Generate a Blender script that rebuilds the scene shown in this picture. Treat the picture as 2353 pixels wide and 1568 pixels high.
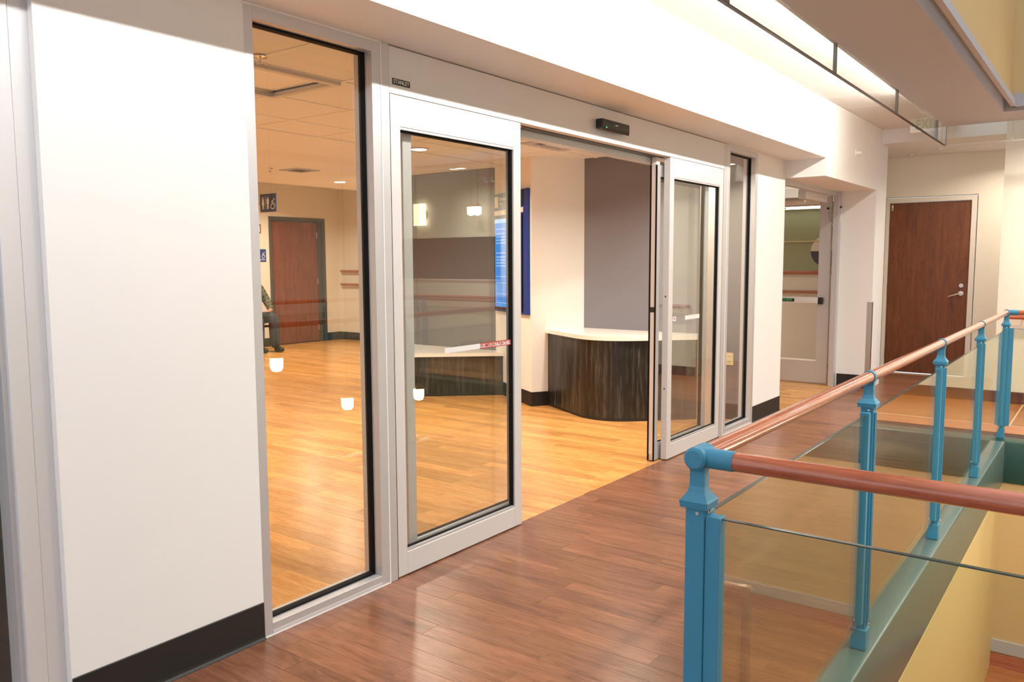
import bpy, bmesh, math, random
from mathutils import Vector, Matrix
random.seed(7)
SC = bpy.context.scene
COL = SC.collection
for o in list(bpy.data.objects):
    bpy.data.objects.remove(o)

# ------------------------------------------------------------------ camera
cam_d = bpy.data.cameras.new('camera'); cam = bpy.data.objects.new('camera', cam_d); COL.objects.link(cam)
cam_d.sensor_fit = 'HORIZONTAL'; cam_d.sensor_width = 36.0; cam_d.lens = 1867.61 / 2353 * 36.0
cam_d.clip_start = 0.02; cam_d.clip_end = 100
_r = Vector((0.597283, -0.802018, -0.004496)); _u = Vector((0.080342, 0.054253, 0.995290)); _f = Vector((0.797996, 0.594831, -0.096840))
cam.matrix_world = Matrix(((_r.x, _u.x, -_f.x, 0.0), (_r.y, _u.y, -_f.y, -2.4445), (_r.z, _u.z, -_f.z, 1.3741), (0, 0, 0, 1)))
SC.camera = cam
# ------------------------------------------------------------------ world, exposure
SC.view_settings.view_transform = 'Standard'; SC.view_settings.look = 'None'
SC.view_settings.gamma = 1.0; SC.view_settings.use_curve_mapping = False
SC.view_settings.exposure = 0.12
W = bpy.data.worlds.new('world'); SC.world = W; W.use_nodes = True
W.node_tree.nodes['Background'].inputs[0].default_value = (0.84, 0.92, 1.0, 1)
W.node_tree.nodes['Background'].inputs[1].default_value = 1.25
COVE = 235.0               # emission of the linear cove lamp above the corridor
LOBBY_DOWN = 33.0          # watts of each lobby downlight
PENDANT = 70.0             # emission of the jar pendants in the stairwell

# ------------------------------------------------------------------ helpers
class MB:
    """collects shapes into one bmesh"""
    def __init__(s): s.bm = bmesh.new()
    def box(s, x0, x1, y0, y1, z0, z1):
        v = [s.bm.verts.new(p) for p in ((x0,y0,z0),(x1,y0,z0),(x1,y1,z0),(x0,y1,z0),(x0,y0,z1),(x1,y0,z1),(x1,y1,z1),(x0,y1,z1))]
        for f in ((0,3,2,1),(4,5,6,7),(0,1,5,4),(1,2,6,5),(2,3,7,6),(3,0,4,7)): s.bm.faces.new([v[i] for i in f])
        return s
    def prism(s, pts, z0, z1):
        """vertical prism over a plan polygon"""
        a = sum(pts[i][0]*pts[(i+1) % len(pts)][1] - pts[(i+1) % len(pts)][0]*pts[i][1] for i in range(len(pts)))
        if a < 0: pts = pts[::-1]
        lo = [s.bm.verts.new((p[0], p[1], z0)) for p in pts]; hi = [s.bm.verts.new((p[0], p[1], z1)) for p in pts]
        n = len(pts)
        s.bm.faces.new(lo[::-1]); s.bm.faces.new(hi)
        for i in range(n): s.bm.faces.new((lo[i], lo[(i+1) % n], hi[(i+1) % n], hi[i]))
        return s
    def extr(s, prof, axis, a0, a1):
        """profile (two coords) extruded along axis; for x: (y,z), y: (x,z), z: (x,y)"""
        def P(p, a): return {'x': (a, p[0], p[1]), 'y': (p[0], a, p[1]), 'z': (p[0], p[1], a)}[axis]
        A = [s.bm.verts.new(P(p, a0)) for p in prof]; B = [s.bm.verts.new(P(p, a1)) for p in prof]; n = len(prof)
        s.bm.faces.new(A); s.bm.faces.new(B[::-1])
        for i in range(n): s.bm.faces.new((A[i], B[i], B[(i+1) % n], A[(i+1) % n]))
        bmesh.ops.recalc_face_normals(s.bm, faces=s.bm.faces[:])
        return s
    def tube(s, pts, r, seg=12, cap=True):
        pts = [Vector(p) for p in pts]; rings = []
        rr = r if isinstance(r, (list, tuple)) else [r]*len(pts)
        ref = Vector((0, 0, 1))
        for i, p in enumerate(pts):
            d = (pts[min(i+1, len(pts)-1)] - pts[max(i-1, 0)]).normalized()
            if abs(d.dot(ref)) > 0.95: a = d.cross(Vector((0, 1, 0))).normalized()
            else: a = d.cross(ref).normalized()
            b = d.cross(a).normalized()
            rings.append([s.bm.verts.new(p + rr[i]*(math.cos(2*math.pi*k/seg)*a + math.sin(2*math.pi*k/seg)*b)) for k in range(seg)])
        for i in range(len(rings)-1):
            for k in range(seg): s.bm.faces.new((rings[i][k], rings[i+1][k], rings[i+1][(k+1) % seg], rings[i][(k+1) % seg]))
        if cap:
            s.bm.faces.new(rings[0]); s.bm.faces.new(rings[-1][::-1])
        bmesh.ops.recalc_face_normals(s.bm, faces=s.bm.faces[:])
        return s
    def lathe(s, prof, c, seg=20):
        """(r,z) profile about the vertical axis at c"""
        rings = []
        for r, z in prof:
            rings.append([s.bm.verts.new((c[0]+max(r, 1e-4)*math.cos(2*math.pi*k/seg), c[1]+max(r, 1e-4)*math.sin(2*math.pi*k/seg), c[2]+z)) for k in range(seg)])
        for i in range(len(rings)-1):
            for k in range(seg): s.bm.faces.new((rings[i][k], rings[i][(k+1) % seg], rings[i+1][(k+1) % seg], rings[i+1][k]))
        s.bm.faces.new(rings[0][::-1]); s.bm.faces.new(rings[-1])
        return s
    def quad(s, *p):
        s.bm.faces.new([s.bm.verts.new(q) for q in p]); return s
    def xf(s, m):
        s.bm.transform(m); return s
    def bevel(s, w, seg=1):
        bmesh.ops.remove_doubles(s.bm, verts=s.bm.verts[:], dist=1e-6)
        bmesh.ops.bevel(s.bm, geom=[e for e in s.bm.edges if len(e.link_faces) == 2 and e.calc_face_angle(0) > 0.5], offset=w, segments=seg, profile=0.7, affect='EDGES')
        return s
    def mesh(s, name, m, smooth=False):
        me = bpy.data.meshes.new(name); s.bm.to_mesh(me); s.bm.free()
        if m: me.materials.append(m)
        if smooth:
            for p in me.polygons: p.use_smooth = True
            try: me.set_sharp_from_angle(angle=0.7)
            except Exception: pass
        return me
    def build(s, name, m, parent=None, smooth=False, **k):
        o = bpy.data.objects.new(name, s.mesh(name, m, smooth)); COL.objects.link(o)
        if parent: o.parent = parent
        tag(o, **k); return o

def tag(o, label=None, cat=None, group=None, kind=None):
    for k, v in (('label', label), ('category', cat), ('group', group), ('kind', kind)):
        if v: o[k] = v
    return o
def empty(name, loc=(0, 0, 0), **k):
    o = bpy.data.objects.new(name, None); COL.objects.link(o); o.location = loc; o.empty_display_size = 0.1
    return tag(o, **k)
def B(name, m, parent, *b, bev=0.0, **k):
    mb = MB().box(*b)
    if bev: mb.bevel(bev)
    return mb.build(name, m, parent, **k)
def text(name, s, m, parent, loc, size, right, up, depth=0.0004, bold=0.0, align='CENTER', wx=1.0):
    """lettering lying in the plane spanned by right and up"""
    c = bpy.data.curves.new(name, 'FONT'); c.body = s; c.size = size; c.extrude = depth; c.offset = bold; c.align_x = align; c.align_y = 'CENTER'
    c.resolution_u = 3
    t = bpy.data.objects.new('t', c); COL.objects.link(t)
    dg = bpy.context.evaluated_depsgraph_get(); me = bpy.data.meshes.new_from_object(t.evaluated_get(dg))
    bpy.data.objects.remove(t)
    r = Vector(right).normalized(); u = Vector(up).normalized(); n = r.cross(u)
    M = Matrix(((r.x*wx, u.x, n.x, loc[0]), (r.y*wx, u.y, n.y, loc[1]), (r.z*wx, u.z, n.z, loc[2]), (0, 0, 0, 1)))
    me.transform(M); me.materials.clear(); me.materials.append(m)
    o = bpy.data.objects.new(name, me); COL.objects.link(o)
    if parent: o.parent = parent
    return o

# ------------------------------------------------------------------ materials
MATS = {}
def lin(r, g, b):
    f = lambda c: (c/255/12.92) if c <= 10 else ((c/255+0.055)/1.055)**2.4
    return (f(r), f(g), f(b), 1)
def mat(name, col, rough=0.5, metal=0.0, bump=0.0, bscale=200.0, var=0.0, vscale=3.0, coat=0.0, emit=0.0, spec=0.5):
    m = bpy.data.materials.new(name); m.use_nodes = True; nt = m.node_tree; b = nt.nodes['Principled BSDF']
    b.inputs['Base Color'].default_value = col; b.inputs['Roughness'].default_value = rough; b.inputs['Metallic'].default_value = metal
    b.inputs['Coat Weight'].default_value = coat; b.inputs['Coat Roughness'].default_value = 0.12
    b.inputs['Specular IOR Level'].default_value = spec
    if emit:
        b.inputs['Emission Color'].default_value = col; b.inputs['Emission Strength'].default_value = emit
    geo = nt.nodes.new('ShaderNodeNewGeometry')
    if var:
        n = nt.nodes.new('ShaderNodeTexNoise'); n.inputs['Scale'].default_value = vscale; n.inputs['Detail'].default_value = 4
        nt.links.new(geo.outputs['Position'], n.inputs['Vector'])
        mr = nt.nodes.new('ShaderNodeMapRange'); mr.inputs[3].default_value = 1-var; mr.inputs[4].default_value = 1+var
        nt.links.new(n.outputs['Fac'], mr.inputs[0])
        mx = nt.nodes.new('ShaderNodeVectorMath'); mx.operation = 'SCALE'; mx.inputs[0].default_value = col[:3]
        nt.links.new(mr.outputs[0], mx.inputs['Scale']); nt.links.new(mx.outputs[0], b.inputs['Base Color'])
    if bump:
        n = nt.nodes.new('ShaderNodeTexNoise'); n.inputs['Scale'].default_value = bscale; n.inputs['Detail'].default_value = 3
        nt.links.new(geo.outputs['Position'], n.inputs['Vector'])
        bp = nt.nodes.new('ShaderNodeBump'); bp.inputs['Strength'].default_value = bump; bp.inputs['Distance'].default_value = 0.002
        nt.links.new(n.outputs['Fac'], bp.inputs['Height']); nt.links.new(bp.outputs[0], b.inputs['Normal'])
    MATS[name] = m; return m
def emis(name, col, st):
    m = bpy.data.materials.new(name); m.use_nodes = True; nt = m.node_tree
    for n in list(nt.nodes):
        if n.type != 'OUTPUT_MATERIAL': nt.nodes.remove(n)
    e = nt.nodes.new('ShaderNodeEmission'); e.inputs[0].default_value = col; e.inputs[1].default_value = st
    nt.links.new(e.outputs[0], nt.nodes['Material Output'].inputs[0]); return m
def glass(name, tint=(0.97, 0.985, 0.97, 1), ior=1.5):
    """flat pane: clear transmission with Fresnel reflection on both faces"""
    m = bpy.data.materials.new(name); m.use_nodes = True; nt = m.node_tree
    for n in list(nt.nodes):
        if n.type != 'OUTPUT_MATERIAL': nt.nodes.remove(n)
    geo = nt.nodes.new('ShaderNodeNewGeometry')
    mr = nt.nodes.new('ShaderNodeMapRange'); mr.inputs[3].default_value = ior; mr.inputs[4].default_value = 1/ior
    nt.links.new(geo.outputs['Backfacing'], mr.inputs[0])
    fr = nt.nodes.new('ShaderNodeFresnel'); nt.links.new(mr.outputs[0], fr.inputs[0])
    t = nt.nodes.new('ShaderNodeBsdfTransparent'); t.inputs[0].default_value = tint
    g = nt.nodes.new('ShaderNodeBsdfGlossy'); g.inputs['Roughness'].default_value = 0.0; g.inputs[0].default_value = (1, 1, 1, 1)
    mx = nt.nodes.new('ShaderNodeMixShader'); nt.links.new(fr.outputs[0], mx.inputs[0]); nt.links.new(t.outputs[0], mx.inputs[1]); nt.links.new(g.outputs[0], mx.inputs[2])
    nt.links.new(mx.outputs[0], nt.nodes['Material Output'].inputs[0]); return m
def wood(name, dark, mid, light, axis='y', rough=0.3, stretch=14.0, scale=3.0, rnd=0.16, coat=0.0, figure=1.0, spec=0.5):
    """wood grain running along an axis; tone shifts from piece to piece"""
    m = bpy.data.materials.new(name); m.use_nodes = True; nt = m.node_tree; b = nt.nodes['Principled BSDF']; N = nt.nodes.new; L = nt.links.new
    geo = N('ShaderNodeNewGeometry'); oi = N('ShaderNodeObjectInfo')
    add = N('ShaderNodeMath'); add.operation = 'ADD'; L(oi.outputs['Random'], add.inputs[0]); L(geo.outputs['Random Per Island'], add.inputs[1])
    fr = N('ShaderNodeMath'); fr.operation = 'FRACT'; L(add.outputs[0], fr.inputs[0])
    mulv = N('ShaderNodeMath'); mulv.operation = 'MULTIPLY'; mulv.inputs[1].default_value = 37.0; L(fr.outputs[0], mulv.inputs[0])
    cv = N('ShaderNodeCombineXYZ'); L(mulv.outputs[0], cv.inputs[0]); L(mulv.outputs[0], cv.inputs[1])
    va = N('ShaderNodeVectorMath'); va.operation = 'ADD'; L(geo.outputs['Position'], va.inputs[0]); L(cv.outputs[0], va.inputs[1])
    mp = N('ShaderNodeMapping'); sc = {'x': (1, stretch, stretch), 'y': (stretch, 1, stretch), 'z': (stretch, stretch, 1)}[axis]
    mp.inputs['Scale'].default_value = sc; L(va.outputs[0], mp.inputs[0])
    n1 = N('ShaderNodeTexNoise'); n1.inputs['Scale'].default_value = scale; n1.inputs['Detail'].default_value = 6; n1.inputs['Roughness'].default_value = 0.62; n1.inputs['Distortion'].default_value = 0.9*figure
    L(mp.outputs[0], n1.inputs['Vector'])
    n2 = N('ShaderNodeTexNoise'); n2.inputs['Scale'].default_value = scale*6; n2.inputs['Detail'].default_value = 3; L(mp.outputs[0], n2.inputs['Vector'])
    wv = N('ShaderNodeMath'); wv.operation = 'MULTIPLY_ADD'; wv.inputs[1].default_value = 0.35; L(n2.outputs['Fac'], wv.inputs[0]); 
    s1 = N('ShaderNodeMath'); s1.operation = 'MULTIPLY'; s1.inputs[1].default_value = 0.65; L(n1.outputs['Fac'], s1.inputs[0]); L(s1.outputs[0], wv.inputs[2])
    cr = N('ShaderNodeValToRGB'); e = cr.color_ramp.elements; e[0].position = 0.36; e[0].color = dark; e[1].position = 0.64; e[1].color = light
    x = cr.color_ramp.elements.new(0.5); x.color = mid; L(wv.outputs[0], cr.inputs[0])
    mr = N('ShaderNodeMapRange'); mr.inputs[3].default_value = 1-rnd; mr.inputs[4].default_value = 1+rnd; L(fr.outputs[0], mr.inputs[0])
    sv = N('ShaderNodeVectorMath'); sv.operation = 'SCALE'; L(cr.outputs[0], sv.inputs[0]); L(mr.outputs[0], sv.inputs['Scale']); L(sv.outputs[0], b.inputs['Base Color'])
    b.inputs['Roughness'].default_value = rough; b.inputs['Coat Weight'].default_value = coat; b.inputs['Coat Roughness'].default_value = 0.1
    b.inputs['Specular IOR Level'].default_value = spec
    bp = N('ShaderNodeBump'); bp.inputs['Strength'].default_value = 0.06; bp.inputs['Distance'].default_value = 0.001; L(n2.outputs['Fac'], bp.inputs['Height']); L(bp.outputs[0], b.inputs['Normal'])
    return m

M_wall = mat('wall paint', (0.84, 0.83, 0.81, 1), 0.55, bump=0.05, bscale=350)
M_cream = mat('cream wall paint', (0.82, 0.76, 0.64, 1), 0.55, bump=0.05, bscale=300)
M_grey = mat('grey accent paint', lin(118, 117, 126), 0.6, bump=0.08, bscale=300)
M_ceil = mat('ceiling tile', (0.78, 0.76, 0.74, 1), 0.85, bump=0.5, bscale=260, var=0.03, vscale=40)
M_grid = mat('ceiling grid', (0.80, 0.78, 0.75, 1), 0.5)
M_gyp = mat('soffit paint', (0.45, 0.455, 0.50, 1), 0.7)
M_alu = mat('satin aluminium', (0.60, 0.60, 0.62, 1), 0.42, metal=0.55, bump=0.03, bscale=900)
M_alu_white = mat('pale anodised panel', (0.70, 0.69, 0.69, 1), 0.45, metal=0.3)
M_rub = mat('black rubber', (0.006, 0.006, 0.006, 1), 0.7, spec=0.15)
M_base = mat('black vinyl base', (0.012, 0.011, 0.010, 1), 0.5, bump=0.05, bscale=120)
M_glass = glass('clear glass')
M_gtint = glass('railing glass', (0.90, 0.92, 0.86, 1))
M_gcurt = glass('curtain glass', (0.96, 0.975, 0.95, 1))
M_gedge = mat('glass edge', lin(60, 74, 70), 0.15)
M_cedge = mat('dark curtain edge', lin(58, 50, 44), 0.3)
M_brown = wood('brown wood vinyl', lin(104, 64, 44), lin(132, 86, 61), lin(151, 102, 75), 'y', 0.30, 9, 2.4, 0.15)
M_honey = wood('honey wood vinyl', lin(184, 124, 64), lin(205, 148, 83), lin(218, 166, 102), 'y', 0.26, 9, 2.4, 0.2)
M_orange = wood('amber wood vinyl', lin(142, 80, 38), lin(164, 98, 48), lin(178, 112, 60), 'y', 0.28, 12, 3.0, 0.08)
M_inlay = mat('pale floor strip', lin(225, 185, 140), 0.3)
M_sub = mat('floor joint', lin(62, 36, 26), 0.7)
M_sub2 = mat('lobby floor joint', lin(140, 92, 45), 0.7)
M_door = wood('brown door veneer', lin(90, 46, 19), lin(112, 60, 26), lin(126, 72, 34), 'z', 0.38, 8, 2.2, 0.0)
M_door2 = wood('cherry door veneer', lin(96, 44, 22), lin(120, 58, 30), lin(136, 70, 38), 'z', 0.35, 8, 2.2, 0.0)
M_frame = mat('cream door frame', (0.76, 0.70, 0.62, 1), 0.45)
M_dkframe = mat('charcoal door frame', lin(70, 68, 62), 0.45)
M_lam = wood('charcoal laminate', lin(12, 11, 10), lin(32, 30, 28), lin(76, 73, 70), 'z', 0.3, 16, 1.6, 0.0, figure=0.2)
M_quartz = mat('white quartz', (0.86, 0.82, 0.78, 1), 0.22, var=0.02, vscale=60)
M_teal = mat('teal paint', lin(56, 130, 160), 0.45, bump=0.12, bscale=700)
M_rail = wood('handrail wood', lin(150, 76, 50), lin(174, 94, 66), lin(188, 108, 78), 'x', 0.22, 10, 3, 0.0, coat=0.6)
M_raily = wood('handrail wood across', lin(150, 76, 50), lin(174, 94, 66), lin(188, 108, 78), 'y', 0.22, 10, 3, 0.0, coat=0.6)
M_beam = mat('grey green steel paint', lin(80, 98, 92), 0.25, bump=0.05, bscale=500)
M_dgreen = mat('dark green steel paint', lin(22, 62, 52), 0.35)
M_yellow = mat('yellow wall paint', lin(212, 190, 132), 0.55, bump=0.05, bscale=300)
M_tan = mat('tan wall paint', lin(206, 180, 130), 0.55, bump=0.05, bscale=300)
M_steel = mat('stainless steel', (0.62, 0.6, 0.57, 1), 0.28, metal=1.0)
M_chrome = mat('polished metal', (0.8, 0.79, 0.77, 1), 0.12, metal=1.0)
M_black = mat('black plastic', (0.012, 0.012, 0.012, 1), 0.35)
M_white = mat('white plastic', (0.85, 0.84, 0.82, 1), 0.4)
M_blue = mat('blue panel', lin(8, 50, 138), 0.4)
M_navy = mat('navy sign face', lin(30, 38, 82), 0.5)
M_signw = mat('sign white', (0.85, 0.83, 0.8, 1), 0.5)
M_red = mat('red sticker', lin(172, 38, 42), 0.5)
M_ivory = mat('ivory plate', lin(226, 214, 170), 0.4)
M_green = mat('sage wall', lin(160, 170, 140), 0.6)
M_glow = mat('green label', lin(60, 140, 70), 0.5)
M_screen = emis('screen blue', (0.05, 0.33, 0.95, 1), 0.9)
M_screen2 = emis('screen pale', (0.45, 0.68, 1.0, 1), 1.0)
M_ledg = emis('green led', (0.05, 1.0, 0.4, 1), 3.0)
M_ledr = emis('red led', (1.0, 0.05, 0.02, 1), 3.0)
M_dl = emis('downlight lens', (1.0, 0.95, 0.86, 1), 14.0)
M_tubeL = emis('fluorescent tube', (1.0, 0.96, 0.82, 1), 7.0)
M_cove = emis('cove lamp tube', (0.97, 0.98, 1.0, 1), COVE*0.5)
M_cove2 = emis('warm cove lamp tube', (1.0, 0.93, 0.83, 1), COVE*0.75)
M_jar = emis('jar lamp glass', (1.0, 0.88, 0.68, 1), PENDANT)
M_sconce = emis('sconce glass', (1.0, 0.88, 0.6, 1), 12.0)
M_brass = mat('brass', lin(190, 150, 80), 0.3, metal=1.0)
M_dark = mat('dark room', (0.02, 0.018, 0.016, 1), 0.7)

# ------------------------------------------------------------------ dimensions
ZS = 2.2633; ZH = 2.0627; ZC = 2.7526; YS = -0.3487; XQ = 7.3837; Z2 = 2.1097
ZL = 2.347; ZB = 2.60
YR = -1.775; XR0 = 1.54; XR1 = 7.20; ZR = 0.975
AL = (6.252, 1.984); AG = (6.735, 1.703); AK = (6.735, 2.787)    # pilaster plan

# ================================================================== SETTING
def st(name, label, cat='wall'): return dict(label=label, cat=cat, kind='structure')
# ---- floors
PW = 0.095; PL = 0.92
def plank_mesh(name, m, chx=0.011, chy=0.0012):
    """unit plank, top at z=0, thin chamfer"""
    mb = MB(); bm = mb.bm
    c = 0.008
    top = [bm.verts.new(p) for p in ((chx, chy, 0), (1-chx, chy, 0), (1-chx, 1-chy, 0), (chx, 1-chy, 0))]
    bot = [bm.verts.new(p) for p in ((0, 0, -0.0012), (1, 0, -0.0012), (1, 1, -0.0012), (0, 1, -0.0012))]
    low = [bm.verts.new(p) for p in ((0, 0, -0.004), (1, 0, -0.004), (1, 1, -0.004), (0, 1, -0.004))]
    bm.faces.new(top); bm.faces.new(low[::-1])
    for i in range(4):
        j = (i+1) % 4
        bm.faces.new((bot[i], bot[j], top[j], top[i])); bm.faces.new((low[i], low[j], bot[j], bot[i]))
    return mb.mesh(name, m)
def lay(parent, m, rects, near, z=0.0, name='plank', offset=0.0, maxn=300):
    """planks along y over plan rectangles; those inside `near` one by one, the rest joined"""
    me = plank_mesh(name, m); rest = MB(); rest_n = 0; n = 0
    allp = []
    for (x0, x1, y0, y1) in rects:
        i0 = math.floor((x0-offset)/PW)
        i = i0
        while offset + i*PW < x1 - 1e-6:
            a = max(x0, offset+i*PW); b = min(x1, offset+(i+1)*PW)
            if b-a > 0.004:
                ph = ((i*0.381966) % 1.0)*PL + (i % 3)*0.11
                k = math.floor((y0-ph)/PL)
                while ph+k*PL < y1-1e-6:
                    c = max(y0, ph+k*PL); d = min(y1, ph+(k+1)*PL)
                    if d-c > 0.01: allp.append((a, b, c, d))
                    k += 1
            i += 1
    def score(p):
        cx, cy = (p[0]+p[1])/2, (p[2]+p[3])/2
        if not any(r[0] <= cx <= r[1] and r[2] <= cy <= r[3] for r in near): return 1e9
        return math.hypot(cx, cy+2.44)
    allp.sort(key=score)
    for p in allp:
        if n < maxn and score(p) < 1e8:
            o = bpy.data.objects.new(name, me); COL.objects.link(o); o.location = (p[0], p[2], z); o.scale = (p[1]-p[0], p[3]-p[2], 1); o.parent = parent; n += 1
        else:
            rest.box(p[0]+0.0004, p[1]-0.0004, p[2]+0.0006, p[3]-0.0006, z-0.004, z); rest_n += 1
    if rest_n: rest.build('planks_beyond', m, parent, kind='stuff')

fl = MB()
fl.box(-4, 1.50, -7.0, 0.03, -0.20, -0.0045).box(1.50, 7.20, YR+0.055, 0.03, -0.20, -0.0045).box(7.20, 10.80, -7.0, 0.0, -0.20, -0.0045).box(1.50, 7.20, -7.0, -4.25, -0.20, -0.0045)
floor_c = fl.build('floor', M_sub, **st('', 'reddish brown wood plank corridor floor outside the glass doors', 'floor'))
lay(floor_c, M_brown, [(0.2, 1.50, -3.4, 0.03), (1.50, 7.45, YR+0.06, 0.03), (7.45, 10.79, -0.72, 0.0)], [(0.9, 7.45, -1.75, 0.03)], offset=0.03)
lay(floor_c, M_brown, [(-3.9, 0.2, -6.9, 0.03), (0.2, 1.5, -6.9, -3.4), (1.5, 7.45, -6.9, -4.30)], [], offset=0.03)
lay(floor_c, M_orange, [(7.45, 10.79, -6.9, -0.72)], [(7.45, 10.79, -2.4, -0.72)], offset=0.0, maxn=110, name='amber_plank')
B('inlay_strip', M_inlay, floor_c, 7.80, 7.812, -4.0, -0.62, -0.003, 0.0006); B('inlay_strip', M_inlay, floor_c, 7.812, 10.7, -1.785, -1.773, -0.003, 0.0006)
B('threshold_strip', M_inlay, floor_c, 10.66, 10.69, -1.1, -0.10, -0.003, 0.003)
fl2 = MB().box(1.30, 9.95, 0.03, 9.05, -0.20, -0.0045).box(7.39, 12.2, 0.0, 4.4, -0.21, -0.0046)
floor_l = fl2.build('floor_lobby', M_sub2, **st('', 'honey coloured wood plank floor of the lobby behind the glass', 'floor'))
lay(floor_l, M_honey, [(1.32, 6.73, 0.03, 8.8), (6.73, 9.90, 4.45, 8.8)], [(1.75, 6.75, 0.03, 5.6)], offset=0.05)
lay(floor_l, M_honey, [(7.39, 11.2, 0.0, 4.38)], [(7.6, 9.3, 0.0, 1.0)], offset=0.05, maxn=0)
# room behind the far left frame
fl3 = MB().box(-4.0, 1.28, 0.03, 4.0, -0.20, -0.0005)
fl3.build('floor_side_room', M_brown, **st('', 'brown floor of the dark room behind the left edge frame', 'floor'))

# ---- entrance wall, soffit, fascia
def W_(name, m, label, *boxes):
    mb = MB()
    for b in boxes: mb.box(*b)
    return mb.build(name, m, **st('', label))
wl = W_('wall_left', M_wall, 'plain white wall panel left of the tall window', (1.072, 1.7527, 0, 0.12, 0, ZS))
W_('wall_soffit', M_wall, 'white bulkhead with a bright face above the glass entrance', (-4.0, XQ, YS, 0.12, ZS, ZC+0.2))
wr = W_('wall_right', M_wall, 'short white wall between narrow window and recessed door', (6.695, XQ, 0.0, 0.12, 0, ZS), (6.76, XQ, 0.12, 1.8, 0, ZS))
W_('wall_recess', M_wall, 'white wall with the deep opening of the swing door', (XQ, 9.2342, YS, 0.02, Z2, ZC+0.2), (9.2342, 9.69, YS, 0.0, 0, ZC+0.2), (9.2342, 9.33, 0.0, 0.06, 0, ZC))
def cove_base(name, x0, x1, y, label):
    h = 0.1395
    return MB().extr([(y, 0.0), (y-0.012, 0.0), (y-0.0115, 0.002), (y-0.006, 0.010), (y-0.0045, 0.02), (y-0.004, h-0.002), (y-0.002, h), (y, h)], 'x', x0, x1).build(name, M_base, **st('', label, 'baseboard'))
cove_base('baseboard_left', 1.072, 1.7515, 0.0, 'black vinyl cove base under the left white wall')
cove_base('baseboard_right', 6.697, XQ, 0.0, 'black vinyl cove base right of the narrow window')
MB().extr([(9.2342, 0), (9.222, 0), (9.228, 0.012), (9.230, 0.02), (9.230, 0.1395), (9.2342, 0.1395)], 'y', YS, -0.01).build('baseboard_recess', M_base, **st('', 'black base on the side of the swing door opening', 'baseboard'))
# ---- corridor ceiling: one tile bay between fascia and atrium bulkhead
ceil = B('ceiling', M_grid, None, -4.0, 9.42, -1.07, YS, ZC+0.012, ZC+0.05, **st('', 'white tile ceiling strip above the corridor', 'ceiling'))
x = 4.2671 - 0.6096*14
while x < 9.42:
    x1 = min(x+0.6096, 9.42)
    MB().box(x+0.004, x1-0.004, -1.065, YS-0.012, ZC, ZC+0.012).bevel(0.003).build('ceiling_tile', M_ceil, ceil)
    MB().box(x-0.004, x+0.004, YS-0.012, YS-0.001, ZC-0.002, ZC+0.011).build('grid_clip', M_grid, ceil)
    x += 0.6096
B('edge_angle', M_grid, ceil, -4.0, 9.42, YS-0.012, YS, ZC-0.001, ZC+0.002)
# ---- atrium bulkhead ring
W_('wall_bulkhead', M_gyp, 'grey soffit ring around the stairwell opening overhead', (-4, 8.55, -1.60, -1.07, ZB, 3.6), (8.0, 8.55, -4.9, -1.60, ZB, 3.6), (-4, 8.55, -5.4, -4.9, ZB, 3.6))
W_('wall_upper_atrium', M_tan, 'tan upper wall of the stairwell above the soffit', (-4, 8.05, -1.66, -1.602, ZB+0.10, 5.0), (7.93, 7.998, -4.9, -1.66, ZB+0.10, 5.0))
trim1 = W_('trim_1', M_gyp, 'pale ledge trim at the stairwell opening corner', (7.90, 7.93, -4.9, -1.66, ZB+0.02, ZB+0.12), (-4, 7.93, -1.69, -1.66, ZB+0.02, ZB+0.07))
# far low ceiling and door wall
W_('ceiling_far', M_ceil, 'low ceiling with a bright beam face before the brown door', (9.5, 10.79, -1.60, 0.05, 2.605, 2.75), (9.42, 9.5, -1.6, YS, 2.605, ZC+0.1))
W_('wall_end', M_cream, 'white wall with warm light painted in as cream, holding the brown door at the corridor end', (10.79, 10.95, -6.9, -1.10, 0, 3.0), (10.79, 10.95, -1.10, -0.11, 2.13, 3.0), (10.79, 10.95, -0.11, 0.3, 0, 3.0))  # white wall; the cream colour carries the warm light falling on it
W_('wall_end_return', M_cream, 'white return wall with warm light painted in as cream, beside the brown door', (9.69, 10.79, -0.04, 0.0, 0, 2.7))  # same white paint, warm light put into the colour
wsr = W_('wall_stair_right', M_cream, 'brightly lit cream wall with handrail beyond the stairwell', (9.05, 9.20, -6.9, -1.52, 0, 3.2))
B('baseboard_stair_right', wood('red wood base', lin(70, 30, 22), lin(92, 42, 30), lin(108, 54, 40), 'y', 0.35, 10, 3, 0), None, 9.035, 9.05, -6.9, -1.515, 0, 0.112, bev=0.003, **st('', 'red brown wood baseboard under the lit cream wall', 'baseboard'))
w3 = empty('window_3', (9.05, -5.4, 1.4), **st('', 'dark interior window in the cream stair wall', 'window'))
MB().box(-0.012, 0.0, -1.1, 0.95, -0.27, 0.33).build('pane', mat('dark pane', (0.015, 0.014, 0.014, 1), 0.1), w3)
MB().box(-0.02, 0.0, -1.12, 0.97, -0.29, -0.27).box(-0.02, 0, -1.12, 0.97, 0.33, 0.35).build('window_frame', M_frame, w3)
W_('wall_opposite', M_cream, 'cream wall on the far side of the stairwell', (-4, 9.05, -6.6, -6.45, 0, 3.2))
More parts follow.
